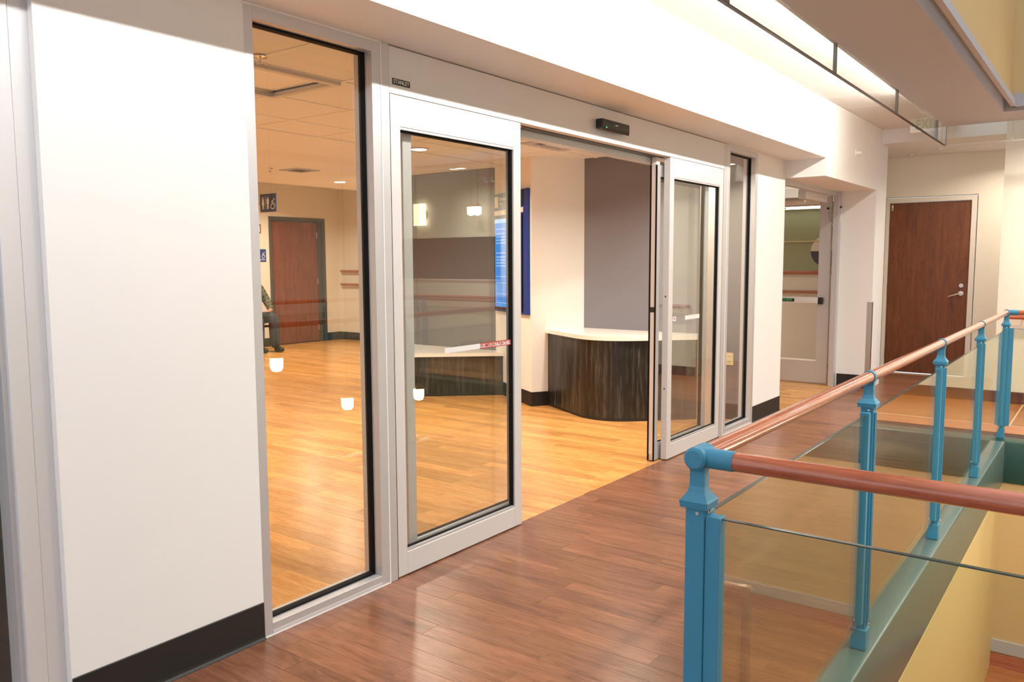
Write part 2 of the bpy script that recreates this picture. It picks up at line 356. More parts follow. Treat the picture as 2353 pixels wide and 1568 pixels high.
# lobby
W_('wall_lobby_grey', M_grey, 'grey accent wall behind bench and counter in the lobby', (6.735, 6.76, 0.12, 4.45, 0, 2.5))
W_('wall_lobby_back', M_cream, 'cream back wall of the lobby with the restroom door', (1.2, 8.409, 8.8, 8.95, 0, 2.7), (9.587, 9.9, 8.8, 8.95, 0, 2.7), (8.409, 9.587, 8.8, 8.95, 2.14, 2.7))
W_('wall_lobby_side', M_cream, 'cream side wall of the lobby with two handrails', (9.9, 10.0, 4.4, 8.95, 0, 2.7), (6.735, 9.9, 4.40, 4.45, 0, 2.7))
W_('wall_lobby_near', M_cream, 'lobby side wall hidden beyond the left window', (1.22, 1.30, 0.12, 8.8, 0, 2.7))
pil = MB().prism([AL, AG, AK], 0, 2.5).build('wall_pilaster', M_wall, **st('', 'white angled pilaster carrying the blue directory screen', 'pillar'))
def wedge(p, q, d):
    n = Vector((q[1]-p[1], -(q[0]-p[0]))).normalized()
    c = Vector((6.7, 2.2))
    if (c-Vector(p)).dot(n) > 0: n = -n
    return n*d
n1 = wedge(AL, AG, 0.005); n2 = wedge(AL, AK, 0.005)
ap = (AL[0]-0.0065, AL[1]+0.0006)
MB().prism([AL, ap, (AG[0]+n1.x, AG[1]+n1.y), AG], 0.001, 0.137).prism([AL, ap, (AK[0]+n2.x, AK[1]+n2.y), AK], 0.001, 0.137).build('baseboard_pilaster', M_base, **st('', 'black base around the white pilaster', 'baseboard'))
W_('baseboard_lobby', M_base, 'black base along the lobby walls', (6.730, 6.735, 0.12, 0.33, 0, 0.137), (6.730, 6.735, 4.28, 4.45, 0, 0.137), (1.3, 8.409, 8.79, 8.8, 0, 0.137), (9.587, 9.9, 8.79, 8.8, 0, 0.137), (9.89, 9.9, 4.95, 8.79, 0, 0.137))
# lobby ceiling: tiles near, smooth beyond
cl = B('ceiling_lobby', M_grid, None, 1.3, 6.76, 0.12, 2.62, ZL+0.014, ZL+0.05, **st('', 'suspended tile ceiling of the lobby', 'ceiling'))
xs = [1.3] + [1.27+0.6*k for k in range(1, 10)] + [6.73]; ys = [0.16, 0.39, 0.98, 1.57, 2.16, 2.61]
FIX = {(2, 2): 'lens', (7, 2): 'diff'}
for i in range(len(xs)-1):
    for j in range(len(ys)-1):
        if xs[i+1]-xs[i] < 0.03: continue
        if (i, j) in ((2, 2), (7, 2)): continue
        MB().box(xs[i]+0.009, xs[i+1]-0.009, ys[j]+0.009, ys[j+1]-0.009, ZL+0.003, ZL+0.013).build('ceiling_tile', M_ceil, cl)
for xx in xs[1:-1]: B('grid_bar', M_grid, cl, xx-0.011, xx+0.011, 0.16, 2.62, ZL-0.002, ZL+0.004)
for yy in ys[1:-1]: B('grid_bar', M_grid, cl, 1.3, 6.73, yy-0.011, yy+0.011, ZL-0.0022, ZL+0.0035)
W_('ceiling_smooth', M_ceil, 'smooth painted ceiling deeper in the lobby', (1.3, 9.9, 2.62, 5.9, ZL, ZL+0.35), (1.3, 9.9, 5.9, 8.8, 2.66, 2.72), (1.3, 6.76, 0.12, 0.16, ZL, ZL+0.1))
# room behind swing door
W_('ceiling_inner', M_white, 'white ceiling of the room behind the swing door', (7.39, 11.2, 0.06, 4.38, 2.34, 2.40))
W_('wall_inner', M_wall, 'white lower wall behind the swing door', (11.2, 11.3, -0.0, 4.38, 0, 1.24), (9.33, 11.2, 0.0, 0.06, 0, 2.4), (7.39, 11.2, 4.38, 4.40, 0, 2.4))
wi = W_('wall_inner_upper', M_green, 'sage green upper wall behind the swing door', (11.22, 11.3, 0.0, 4.38, 1.24, 2.06), (11.22, 11.3, 0.0, 4.38, 2.06, 2.07))
W_('wall_inner_top', M_wall, 'white strip of wall above the fluorescent tube', (11.2, 11.3, 0.0, 4.38, 2.10, 2.4))
B('wall_line', M_ivory, wi, 11.212, 11.22, 0.06, 4.38, 1.625, 1.64)
# side room
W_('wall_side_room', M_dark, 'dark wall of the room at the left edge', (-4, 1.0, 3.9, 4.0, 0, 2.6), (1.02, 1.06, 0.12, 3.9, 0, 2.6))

# ---- stairwell
W_('floor_landing', M_orange, 'amber wood floor of the lower landing', (1.5, 7.2, -4.3, -1.75, -1.86, -1.76))
def beam_run(name, label, prof, axis, a, b, m=M_beam):
    return MB().extr(prof, axis, a, b).build(name, m, smooth=True, **st('', label, 'steel beam'))
y0, y1 = YR-0.047, YR+0.065
beam_run('trim_edge_beam', 'grey green steel edge beam under the long railing', [(y1, -0.31), (y1, 0.006), (y0+0.012, 0.006), (y0+0.004, 0.003), (y0, -0.006), (y0, -0.31)], 'x', 1.55, 7.06)
beam_run('trim_end_beam', 'dark green steel beam across the far end of the stairwell', [(7.06, -0.31), (7.06, -0.004), (7.066, 0.004), (7.075, 0.007), (7.24, 0.007), (7.24, -0.31)], 'y', -4.25, y1, M_dgreen)
beam_run('trim_near_beam', 'steel edge beam under the near railing', [(1.595, -0.31), (1.595, -0.004), (1.585, 0.006), (1.49, 0.006), (1.49, -0.31)], 'y', -4.25, y1)
beam_run('trim_opposite_beam', 'steel edge beam on the far side of the stairwell', [(-4.2, -0.31), (-4.2, 0.006), (-4.31, 0.006), (-4.31, -0.31)], 'x', 1.55, 7.06)
ws = W_('wall_stairwell', M_yellow, 'yellow painted wall below the long railing', (1.5, 7.2, -1.80, -1.72, -1.76, -0.31))
B('wall_ledge', M_yellow, ws, 1.5, 7.15, -1.812, -1.80, -0.375, -0.345)
wt = W_('wall_stairwell_end', M_tan, 'tan wall at the far end of the stairwell', (7.075, 7.2, -4.3, -1.75, -1.76, -0.31))
B('skirting_upper', M_gyp, wt, 7.06, 7.075, -4.2, -1.80, -1.645, -1.55); B('skirting_lower', M_raily, wt, 7.05, 7.075, -4.2, -1.80, -1.76, -1.66)
W_('wall_stairwell_near', M_yellow, 'yellow wall under the near railing', (1.42, 1.56, -4.3, -1.75, -1.76, -0.31))
W_('wall_stairwell_opposite', M_tan, 'tan wall on the far side of the landing', (1.5, 7.2, -4.35, -4.22, -1.76, -0.31))

# ================================================================== STOREFRONT
def window(name, xo0, xo1, xi0, xi1, zb, zt, label):
    w = empty(name, (0, 0, 0), **st('', label, 'window'))
    D = 0.105
    B('stile', M_alu, w, xo0, xi0, 0, D, 0.004, ZS, bev=0.001); B('stile', M_alu, w, xi1, xo1, 0, D, 0.004, ZS, bev=0.001)
    B('head_rail', M_alu, w, xi0, xi1, 0, D, zt, ZS, bev=0.001)
    sl = B('sill_rail', M_alu, w, xi0, xi1, 0.0, D, 0.004, zb, bev=0.001)
    B('sill_groove', M_alu_white, sl, xi0, xi1, -0.0015, 0.002, 0.0, 0.018)
    g0, g1 = 0.041, 0.073
    for nm, b in (('gasket', (xi0, xi0+0.006, g0, g1, zb, zt)), ('gasket', (xi1-0.006, xi1, g0, g1, zb, zt)), ('gasket', (xi0, xi1, g0, g1, zb, zb+0.008)), ('gasket', (xi0, xi1, g0, g1, zt-0.008, zt))): B(nm, M_rub, w, *b)
    B('pane', M_glass, w, xi0+0.003, xi1-0.003, 0.052, 0.060, zb+0.004, zt-0.004)
    B('sealant_bead', M_white, w, xo0, xo1, -0.003, 0.0015, 0.0, 0.004)
    B('sealant_bead', M_white, w, xo0, xo1, -0.002, 0.0015, ZS-0.006, ZS)
    return w
window('window_1', 1.7527, 2.3964, 1.790, 2.3484, 0.0466, 2.2158, 'tall aluminium framed window left of the sliding doors')
window('window_2', 6.055, 6.695, 6.1008, 6.6463, 0.0466, 2.2158, 'narrow aluminium window right of the sliding doors')

d1 = empty('door_1', (0, 0, 0), **st('', 'aluminium automatic sliding glass door standing open', 'sliding door'))
jl = B('jamb', M_alu, d1, 2.3984, 2.4450, 0.0, 0.16, 0, ZS, bev=0.0015); B('sealant_joint', M_white, jl, 2.3945, 2.3995, -0.002, 0.004, 0.0, ZS)
jr = B('jamb', M_alu, d1, 5.9780, 6.0550, 0.0, 0.16, 0, ZS, bev=0.0015); B('sealant_joint', M_white, jr, 6.048, 6.054, -0.002, 0.004, 0.0, ZS)
hd = B('header', M_alu_white, d1, 2.4450, 5.9780, 0.0, 0.175, ZH+0.006, ZS-0.004, bev=0.002)
B('track_cover', M_alu, hd, 3.362, 5.06, 0.105, 0.17, ZH-0.035, ZH+0.006); B('track_slot', M_black, hd, 3.362, 5.06, 0.048, 0.104, ZH+0.001, ZH+0.0065)
B('guide_block', M_black, hd, 3.364, 3.395, 0.05, 0.10, ZH-0.03, ZH+0.006); B('guide_led', M_ledr, hd, 3.425, 3.431, 0.047, 0.052, ZH-0.004, ZH+0.002)
B('guide_block', M_black, hd, 5.00, 5.05, 0.075, 0.12, ZH-0.04, ZH+0.006)
pl = B('maker_plate', M_black, hd, 2.462, 2.565, -0.002, 0.0, 2.106, 2.1315)
text('maker_lettering', 'STANLEY', M_signw, d1, (2.5135, -0.0024, 2.1185), 0.024, (1, 0, 0), (0, 0, 1), bold=0.0, wx=0.95)
def panel(nm, x0, x1, y0, y1, zt_, zi0, zi1, sw, m=M_alu_white):
    """framed glass panel: two stiles, two rails, pane, gaskets"""
    p = empty(nm, (0, 0, 0)); p.parent = d1
    z0 = 0.006; xi0, xi1 = x0+sw, x1-sw
    B('stile', m, p, x0, xi0, y0, y1, z0, zt_, bev=0.0015); B('stile', m, p, xi1, x1, y0, y1, z0, zt_, bev=0.0015)
    B('top_rail', m, p, xi0, xi1, y0, y1, zi1, zt_, bev=0.0015); B('bottom_rail', m, p, xi0, xi1, y0, y1, z0, zi0, bev=0.0015)
    ym = (y0+y1)/2
    for b in ((xi0, xi0+0.009, ym-0.012, ym+0.012, zi0, zi1), (xi1-0.009, xi1, ym-0.012, ym+0.012, zi0, zi1)): B('gasket', M_rub, p, *b)
    for b in ((xi0, xi1, y0+0.003, ym-0.004, zi0, zi0+0.012), (xi0, xi1, y0+0.003, ym-0.004, zi1-0.010, zi1)): B('glazing_bead', M_alu, p, *b)
    for b in ((xi0, xi1, ym-0.006, ym+0.006, zi0+0.004, zi0+0.018), (xi0, xi1, ym-0.006, ym+0.006, zi1-0.018, zi1-0.004)): B('gasket', M_rub, p, *b)
    B('pane', M_glass, p, xi0+0.003, xi1-0.003, ym-0.003, ym+0.003, zi0+0.004, zi1-0.004)
    return p
fpL = panel('fixed_panel', 2.4475, 3.3604, 0.001, 0.046, ZH+0.004, 0.1063, 1.9395, 0.0585)
fpR = panel('fixed_panel', 5.0613, 5.9750, 0.001, 0.046, ZH+0.004, 0.1063, 1.9395, 0.0635)
slL = panel('sliding_leaf', 2.577, 3.425, 0.060, 0.105, ZH-0.045, 0.1063, 1.95, 0.055, M_alu)
slR = panel('sliding_leaf', 4.985, 5.842, 0.060, 0.105, ZH-0.045, 0.1063, 1.95, 0.055, M_alu)
for (xx, s, par) in ((3.425, 1, slL), (4.985, -1, slR)):
    a, b = sorted((xx, xx+s*0.007))
    B('weather_strip', M_rub, par, a, b, 0.056, 0.066, 0.004, ZH-0.05); B('weather_strip', M_rub, par, a, b, 0.098, 0.108, 0.004, ZH-0.05)
    a, b = sorted((xx, xx+s*0.004)); B('edge_strip', M_alu_white, par, a, b, 0.067, 0.097, 0.05, ZH-0.05)
    a, b = sorted((xx, xx+s*0.006)); B('finger_pull', M_black, par, a, b, 0.066, 0.098, 1.03, 1.065)
    a, b = sorted((xx-s*0.05, xx-s*0.002)); B('hanger_bracket', M_white, par, a, b, 0.065, 0.10, ZH-0.045, ZH+0.006); B('bottom_guide', M_black, par, a, b, 0.07, 0.095, 0.001, 0.012)
MB().tube([(3.36, 0.055, 0.985), (3.375, 0.04, 0.985), (3.378, 0.03, 0.99)], 0.006, 8).build('pull_latch', M_steel, fpL, smooth=True)
for z in (1.135, 0.50): MB().tube([(5.0608, 0.024, z), (5.0620, 0.024, z)], 0.006, 10).build('screw_plug', M_black, fpR)
for x0 in (2.448,): B('edge_gap', M_rub, d1, 2.4448, 2.4476, 0.0008, 0.04, 0.0, ZH+0.004)
B('edge_gap', M_rub, d1, 5.9749, 5.9781, 0.0008, 0.04, 0.0, ZH+0.004)
# stickers on glass
ym = 0.0235-0.0035
B('blank_sticker', mat('frosted sticker', (0.75, 0.76, 0.76, 1), 0.6), fpL, 2.79, 3.047, ym-0.0006, ym, 0.957, 0.981)
B('red_sticker', M_red, fpL, 3.048, 3.296, ym-0.0006, ym, 0.955, 0.983, label='red emergency sticker')
B('sticker_panel', M_signw, fpL, 3.052, 3.294, ym-0.0010, ym-0.0006, 0.9595, 0.9785)
text('sticker_lettering', 'IN EMERGENCY PUSH TO OPEN', M_red, fpL, (3.055, ym-0.0014, 0.969), 0.0225, (1, 0, 0), (0, 0, 1), depth=0.0003, bold=0.0006, align='LEFT', wx=0.82)
B('blank_sticker', MATS['frosted sticker'], fpR, 5.37, 5.617, ym-0.0006, ym, 0.958, 0.988)
B('red_sticker', M_signw, fpR, 5.171, 5.221, ym-0.0006, ym, 0.96, 0.99); text('sticker_lettering', 'IN', M_red, fpR, (5.196, ym-0.001, 0.975), 0.03, (1, 0, 0), (0, 0, 1))
# motion sensor
se = MB().box(4.089, 4.410, -0.045, 0.0, 2.132, 2.186).bevel(0.008, 3).build('motion_sensor', M_black, d1, smooth=True)
B('sensor_lens', mat('glossy black', (0.006, 0.006, 0.006, 1), 0.08), se, 4.10, 4.40, -0.0475, -0.040, 2.122, 2.142, bev=0.003)
B('status_light', M_ledg, se, 4.128, 4.135, -0.0480, -0.046, 2.136, 2.142); B('sensor_badge', M_signw, se, 4.235, 4.268, -0.0458, -0.0450, 2.160, 2.165)

# left edge frame (another opening)
w4 = empty('window_4', (0, 0, 0), **st('', 'pale aluminium frame at the left edge of the view', 'window'))
B('stile', M_alu_white, w4, 0.966, 1.018, 0.028, 0.13, 0, ZS, bev=0.001); B('stile', M_alu_white, w4, 1.019, 1.071, 0.030, 0.13, 0, ZS, bev=0.001)
B('glazing_stop', M_alu, w4, 0.952, 0.966, 0.045, 0.11, 0, ZS); B('pane', M_glass, w4, -0.3, 0.958, 0.075, 0.083, 0.04, ZS); B('bottom_rail', M_alu_white, w4, -0.3, 0.966, 0.03, 0.12, 0, 0.10)
B('corner_bead', M_white, w4, 1.0705, 1.0745, -0.001, 0.03, 0, ZS)

# ================================================================== LOBBY THINGS
def smooth_poly(pts, corner, r, n=8):
    """round one corner of a polygon"""
    out = []
    for i, p in enumerate(pts):
        if i not in corner: out.append(p); continue
        a = Vector(pts[i-1]); b = Vector(p); c = Vector(pts[(i+1) % len(pts)])
        d1_ = (a-b).normalized(); d2_ = (c-b).normalized(); rr = r
        s, e = b+d1_*rr, b+d2_*rr
        for k in range(n+1):
            t = k/n; out.append(tuple((1-t)**2*s + 2*t*(1-t)*b + t*t*e))
    return out
def off(pts, d, c):
    """push polygon outwards from centre c, keeping wall-side points"""
    out = []
    n = len(pts)
    for i, p in enumerate(pts):
        a = Vector(pts[i-1]); b = Vector(p); e = Vector(pts[(i+1) % n])
        t = (e-a).normalized(); nn = Vector((t.y, -t.x))
        if (b-Vector(c)).dot(nn) < 0: nn = -nn
        q = b+nn*d; out.append((min(q.x, 6.7345), q.y))
    return out
# counter with a rounded nose
cp = [(6.40, 1.895), (5.865, 0.985), (6.69, 0.335), (6.7345, 0.335), (6.7345, 1.70)]
cpr = smooth_poly([(6.40, 1.897), (5.925, 1.08), (6.69, 0.335), (6.7345, 0.335), (6.7345, 1.70), (6.70, 1.7225)], (1,), 0.36, 14)
counter = empty('reception_counter', (6.4, 1.0, 0), label='dark laminate counter with rounded front and white top beside the pilaster', cat='counter')
def at(par, mb, name, m, **k):
    o = mb.build(name, m, par, **k); o.matrix_parent_inverse = Matrix.Translation(-Vector(par.location)); return o
at(counter, MB().prism(cpr, 0.012, 0.70), 'body', M_lam, smooth=True)
at(counter, MB().prism(off(cpr, 0.004, (6.5, 1.1)), 0.0, 0.02), 'toe_base', M_base, smooth=True)
at(counter, MB().prism(off(cpr, 0.03, (6.5, 1.1)), 0.70, 0.735), 'countertop', M_quartz, smooth=True)
# low bench
bpr = smooth_poly([(6.634, 2.616), (5.72, 3.64), (6.60, 4.25), (6.7345, 4.25), (6.7345, 2.79)], (1,), 0.30, 12)
bench = empty('built_in_bench', (6.4, 3.3, 0), label='low dark laminate bench with white top under the grey wall', cat='bench')
at(bench, MB().prism(bpr, 0.012, 0.41), 'body', M_lam, smooth=True)
at(bench, MB().prism(off(bpr, 0.003, (6.5, 3.4)), 0.0, 0.02), 'toe_base', M_base, smooth=True)
at(bench, MB().prism(off(bpr, 0.025, (6.5, 3.4)), 0.41, 0.445), 'seat_top', M_quartz, smooth=True)
# directory screen on the pilaster's left face
u2 = (Vector(AK)-Vector(AL)).normalized(); nn = Vector((-u2.y, u2.x))
if nn.x > 0: nn = -nn
KM = Matrix(((u2.x, nn.x, 0, AL[0]), (u2.y, nn.y, 0, AL[1]), (0, 0, 1, 0), (0, 0, 0, 1)))   # local x along face, y outwards
kio = empty('directory_screen', (AL[0], AL[1], 0), label='blue wall directory board with a lit touch screen', cat='screen'); kio.matrix_world = KM
def K(name, m, *b, bev=0): 
    mb = MB().box(*b)
    if bev: mb.bevel(bev)
    return mb.build(name, m, kio)
K('backing_panel', M_blue, 0.03, 0.882, 0.0, 0.03, 0.872, 2.062, bev=0.002)
K('header_panel', M_navy, 0.12, 0.878, 0.03, 0.034, 1.905, 2.058)
K('title_strip', M_signw, 0.12, 0.865, 0.03, 0.035, 1.845, 1.892)
K('bezel', M_black, 0.14, 0.868, 0.03, 0.042, 0.895, 1.83, bev=0.003)
scr = K('screen', M_screen, 0.17, 0.835, 0.042, 0.0435, 0.92, 1.806)
def KS(*b): 
    o = MB().box(*b).build('screen_graphic', M_screen2, scr); return o
KS(0.17, 0.835, 0.0435, 0.044, 1.765, 1.806)
for z in (1.70, 1.655, 1.62, 1.59, 1.56, 1.46, 1.42, 1.39, 1.36, 1.33): KS(0.55, 0.80, 0.0435, 0.044, z, z+0.010)
for z in (1.225, 1.16, 1.05, 0.96): KS(0.22, 0.80, 0.0435, 0.044, z, z+0.006)
for x0 in (0.22, 0.41, 0.60, 0.79): KS(x0, x0+0.005, 0.0435, 0.044, 0.96, 1.16)
K('logo_tile', M_signw, 0.76, 0.855, 0.034, 0.036, 1.925, 2.035)
text('title_lettering', 'DIRECTORY', M_black, kio, (0.47, 0.0354, 1.868), 0.042, (-1, 0, 0), (0, 0, 1), bold=0.0005)
text('header_lettering', 'Directory\nMap', M_signw, kio, (0.73, 0.0345, 1.98), 0.05, (-1, 0, 0), (0, 0, 1), align='LEFT')
# outlet
ot = empty('wall_outlet', (6.7345, 0.225, 0.528), label='ivory duplex power outlet on the grey wall', cat='outlet')
MB().box(-0.006, 0, -0.036, 0.036, -0.055, 0.055).bevel(0.003).build('plate', M_ivory, ot)
for s in (-1, 1):
    MB().tube([(-0.0085, 0, s*0.022), (-0.005, 0, s*0.022)], 0.016, 12).build('socket', M_ivory, ot)
    MB().box(-0.0092, -0.008, -0.008, -0.005, s*0.022-0.004, s*0.022+0.006).box(-0.0092, -0.008, 0.005, 0.008, s*0.022-0.004, s*0.022+0.006).build('socket_slots', M_black, ot)
# ceiling fixtures of the lobby
lf = empty('ceiling_light', (2.77, 1.275, ZL), label='square lensed ceiling fixture seen through the tall window', cat='ceiling light')
MB().box(-0.295, 0.295, -0.29, -0.25, -0.02, 0.003).box(-0.295, 0.295, 0.25, 0.29, -0.02, 0.003).box(-0.295, -0.255, -0.25, 0.25, -0.02, 0.003).box(0.255, 0.295, -0.25, 0.25, -0.02, 0.003).build('frame', M_alu, lf)
MB().box(-0.25, 0.25, -0.245, 0.245, 0.012, 0.018).build('lens', M_white, lf)
MB().box(-0.25, 0.25, -0.25, -0.235, -0.004, 0.012).build('reflector', M_steel, lf); MB().box(-0.25, 0.25, 0.235, 0.25, -0.004, 0.012).build('reflector', M_steel, lf)
df = empty('ceiling_diffuser', (5.77, 1.275, ZL), label='square air diffuser above the sliding door opening', cat='air vent')
MB().box(-0.29, 0.29, -0.285, -0.21, -0.01, 0.003).box(-0.29, 0.29, 0.21, 0.285, -0.01, 0.003).box(-0.29, -0.21, -0.21, 0.21, -0.01, 0.003).box(0.21, 0.29, -0.21, 0.21, -0.01, 0.003).build('frame', M_gyp, df)
MB().box(-0.21, 0.21, -0.21, 0.21, 0.02, 0.025).build('throat', M_black, df)
MB().box(-0.15, 0.15, -0.15, 0.15, -0.016, -0.012).build('face_plate', M_gyp, df)
vt = empty('ceiling_vent', (5.63, 4.53, ZL), label='small square vent in the smooth lobby ceiling', cat='air vent')
MB().box(-0.15, 0.15, -0.15, -0.1, -0.008, 0).box(-0.15, 0.15, 0.1, 0.15, -0.008, 0).box(-0.15, -0.1, -0.1, 0.1, -0.008, 0).box(0.1, 0.15, -0.1, 0.1, -0.008, 0).build('frame', M_gyp, vt)
MB().box(-0.1, 0.1, -0.1, 0.1, -0.003, -0.001).build('throat', M_black, vt)
def sprinkler(loc, label, group='fire sprinklers'):
    s = empty('fire_sprinkler', loc, label=label, cat='sprinkler', group=group)
    MB().lathe([(0.035, 0), (0.034, -0.004), (0.012, -0.007), (0.008, -0.012)], (0, 0, 0), 16).build('escutcheon', M_chrome, s, smooth=True)
    MB().lathe([(0.007, -0.01), (0.007, -0.03), (0.004, -0.036)], (0, 0, 0), 8).build('nozzle', M_chrome, s, smooth=True)
    MB().lathe([(0.018, -0.036), (0.018, -0.039)], (0, 0, 0), 12).build('deflector', M_chrome, s)
sprinkler((2.456, 0.86, ZL-0.002), 'fire sprinkler in the tile ceiling above the tall window')
sprinkler((5.33, 4.63, ZL), 'fire sprinkler beside the small lobby vent')
sprinkler((10.537, -0.41, 2.605), 'fire sprinkler under the low ceiling before the brown door')
sprinkler((10.215, -0.771, 2.605), 'fire sprinkler behind the corner of the hanging glass')
def downlight(x, y, z, label, p=LOBBY_DOWN, col=(1, 0.87, 0.70)):
    s = empty('ceiling_downlight', (x, y, z), label=label, cat='downlight', group='round lobby downlights')
    MB().lathe([(0.085, 0.0), (0.085, -0.004), (0.066, -0.004), (0.066, 0.0)], (0, 0, 0), 24).build('trim_ring', M_white, s, smooth=False)
    MB().lathe([(0.066, -0.0045), (0.066, -0.0052)], (0, 0, 0), 24).build('lens', M_dl, s)
    l = bpy.data.lights.new('downlight', 'AREA'); l.shape = 'DISK'; l.size = 0.13; l.energy = p; l.color = col; l.spread = math.radians(150)
    lo = bpy.data.objects.new('downlight_lamp', l); COL.objects.link(lo); lo.location = (x, y, z-0.012); lo.parent = None
for x, y, lab in ((5.25, 2.46, 'round lit downlight seen through the left sliding door panel'), (6.74, 5.16, 'round lit downlight seen through the tall window'),
                  (2.4, 2.3, 'added lobby fill downlight, unseen behind the left wall'), (3.6, 3.9, 'added lobby fill downlight, unseen above the tall window'), (5.6, 0.42, 'added lobby fill downlight, unseen behind the door header')):  # the hidden ones are added, only to light the lobby
    downlight(x, y, ZL-0.0005, lab)
downlight(8.0, 7.4, 2.66, 'round downlight in the raised lobby ceiling near the restroom door', 55); downlight(5.0, 7.4, 2.66, 'round downlight in the raised lobby ceiling far from the restroom door')
downlight(9.0, 2.6, 2.34, 'round downlight in the room behind the swing door'); 

downlight(10.1, -1.50, 2.605, 'added fill downlight before the brown door, unseen behind the stair wall', 16)  # added out of sight to brighten the brown door wall
# restroom door
d3 = empty('door_3', (8.409, 8.8, 0), **st('', 'cherry wood restroom door in a charcoal metal frame', 'door'))
MB().box(0, 0.055, -0.012, 0.14, 0, 2.14).box(1.123, 1.178, -0.012, 0.14, 0, 2.14).box(0.055, 1.123, -0.012, 0.14, 2.085, 2.14).build('door_frame', M_dkframe, d3)
MB().box(0.058, 1.05, 0.06, 0.10, 0.008, 2.062).build('leaf', M_door2, d3)
MB().box(1.052, 1.123, 0.05, 0.14, 0, 2.085).build('jamb_stop', M_dkframe, d3)
for z in (0.25, 1.05, 1.85): MB().tube([(1.045, 0.055, z-0.05), (1.045, 0.055, z+0.05)], 0.007, 8).build('hinge', M_steel, d3)
W_('wall_behind_restroom', M_cream, 'cream wall behind the restroom door', (8.3, 9.8, 8.95, 9.05, 0, 2.7))
# handrails on the lobby side wall
def wallrail(axis, p0, p1, off_, r, label, brackets, group=None):
    h = empty('wall_handrail', p0, label=label, cat='handrail', group=group)
    v = Vector(p1)-Vector(p0); d = v.normalized(); a = Vector(off_)
    at(h, MB().tube([Vector(p0)+a*0.3, Vector(p0)+a*0.3+d*0.01, Vector(p0)+d*0.03+a, Vector(p1)+a], [r*0.8, r, r, r], 12), 'rail', M_raily if axis == 'y' else M_rail, smooth=True)
    for t in brackets:
        q = Vector(p0)+v*t; at(h, MB().tube([q, q+a*0.9], 0.008, 8), 'bracket', M_steel, smooth=True)
    return h
wallrail('y', (9.9, 8.72, 1.225), (9.9, 5.3, 1.225), (-0.06, 0, 0), 0.021, 'upper wood handrail on the lobby side wall', (0.1, 0.5, 0.9))
wallrail('y', (9.9, 8.72, 0.99), (9.9, 5.3, 0.99), (-0.06, 0, 0), 0.021, 'lower wood handrail on the lobby side wall', (0.1, 0.5, 0.9))
wallrail('y', (11.2, 0.3, 1.215), (11.2, 4.2, 1.215), (-0.06, 0, 0), 0.028, 'upper wood handrail behind the swing door glass', (0.1, 0.5, 0.9))
wallrail('y', (11.2, 0.3, 0.955), (11.2, 4.2, 0.955), (-0.06, 0, 0), 0.021, 'lower wood handrail behind the swing door glass', (0.1, 0.5, 0.9))
wallrail('y', (9.05, -1.60, 0.835), (9.05, -6.3, 0.835), (-0.06, 0, 0), 0.024, 'wood handrail on the lit cream stair wall', (0.03, 0.35, 0.65, 0.95))
# signs
def figure(par, m, cx, z0, h, y, woman=False, right=(1, 0, 0)):
    """pictogram figure on a plane: disc head, body"""
    R = Vector(right); o = Vector((cx[0], cx[1], 0)) if isinstance(cx, tuple) else None
    def P(a, z): return (o + R*a + Vector((0, 0, z0 + z*h)))
    mb = MB()
    mb.bm.faces.new([mb.bm.verts.new(P(0.07*h*math.cos(t*math.pi/6), 0.92+0.07*math.sin(t*math.pi/6))) for t in range(12)])
    w = 0.15*h
    body = ([(-0.6*w, 0.83), (0.6*w, 0.83), (1.1*w, 0.33), (0.5*w, 0.33), (0.5*w, 0.0), (-0.5*w, 0.0), (-0.5*w, 0.33), (-1.1*w, 0.33)] if woman
            else [(-w, 0.83), (w, 0.83), (w, 0.42), (0.6*w, 0.42), (0.6*w, 0), (-0.6*w, 0), (-0.6*w, 0.42), (-w, 0.42)])
    mb.bm.faces.new([mb.bm.verts.new(P(a, z)) for a, z in body])
    return mb.build('figure', m, par)
def wheel(par, m, c, z0, h, right=(1, 0, 0)):
    R = Vector(right); o = Vector((c[0], c[1], 0)); mb = MB()
    def P(a, z): return o + R*a*h + Vector((0, 0, z0+z*h))
    for r0, r1, cx, cz, t0, t1 in ((0.19, 0.27, -0.03, 0.27, 0.6, 6.0),):
        A = [mb.bm.verts.new(P(cx+r0*math.cos(t0+(t1-t0)*k/18), cz+r0*math.sin(t0+(t1-t0)*k/18))) for k in range(19)]
        C = [mb.bm.verts.new(P(cx+r1*math.cos(t0+(t1-t0)*k/18), cz+r1*math.sin(t0+(t1-t0)*k/18))) for k in range(19)]
        for k in range(18): mb.bm.faces.new((A[k], C[k], C[k+1], A[k+1]))
    for poly in ([(-0.05, 0.78), (0.02, 0.80), (0.14, 0.50), (0.28, 0.47), (0.32, 0.20), (0.25, 0.18), (0.22, 0.40), (0.03, 0.44)], [(-0.2, 0.62), (-0.08, 0.80), (0.0, 0.80), (-0.02, 0.72), (-0.15, 0.58)]):
        mb.bm.faces.new([mb.bm.verts.new(P(a, z)) for a, z in poly])
    mb.bm.faces.new([mb.bm.verts.new(P(0.18+0.075*math.cos(t*math.pi/6), 0.86+0.075*math.sin(t*math.pi/6))) for t in range(12)])
    return mb.build('wheelchair_figure', m, par)
XSG = 8.02
rs = empty('restroom_sign', (0, 0, 0), label='projecting navy sign with white restroom figures near the back wall', cat='sign')
B('sign_panel', M_navy, rs, XSG, XSG+0.02, 8.08, 8.47, 2.17, 2.45, bev=0.002); B('mount_bracket', M_alu, rs, XSG, XSG+0.02, 8.47, 8.80, 2.29, 2.33)
Y_ = (0, -1, 0)
figure(rs, M_signw, (XSG-0.001, 8.395), 2.215, 0.19, 0, True, Y_); figure(rs, M_signw, (XSG-0.001, 8.275), 2.215, 0.19, 0, False, Y_); wheel(rs, M_signw, (XSG-0.001, 8.155), 2.205, 0.18, Y_)
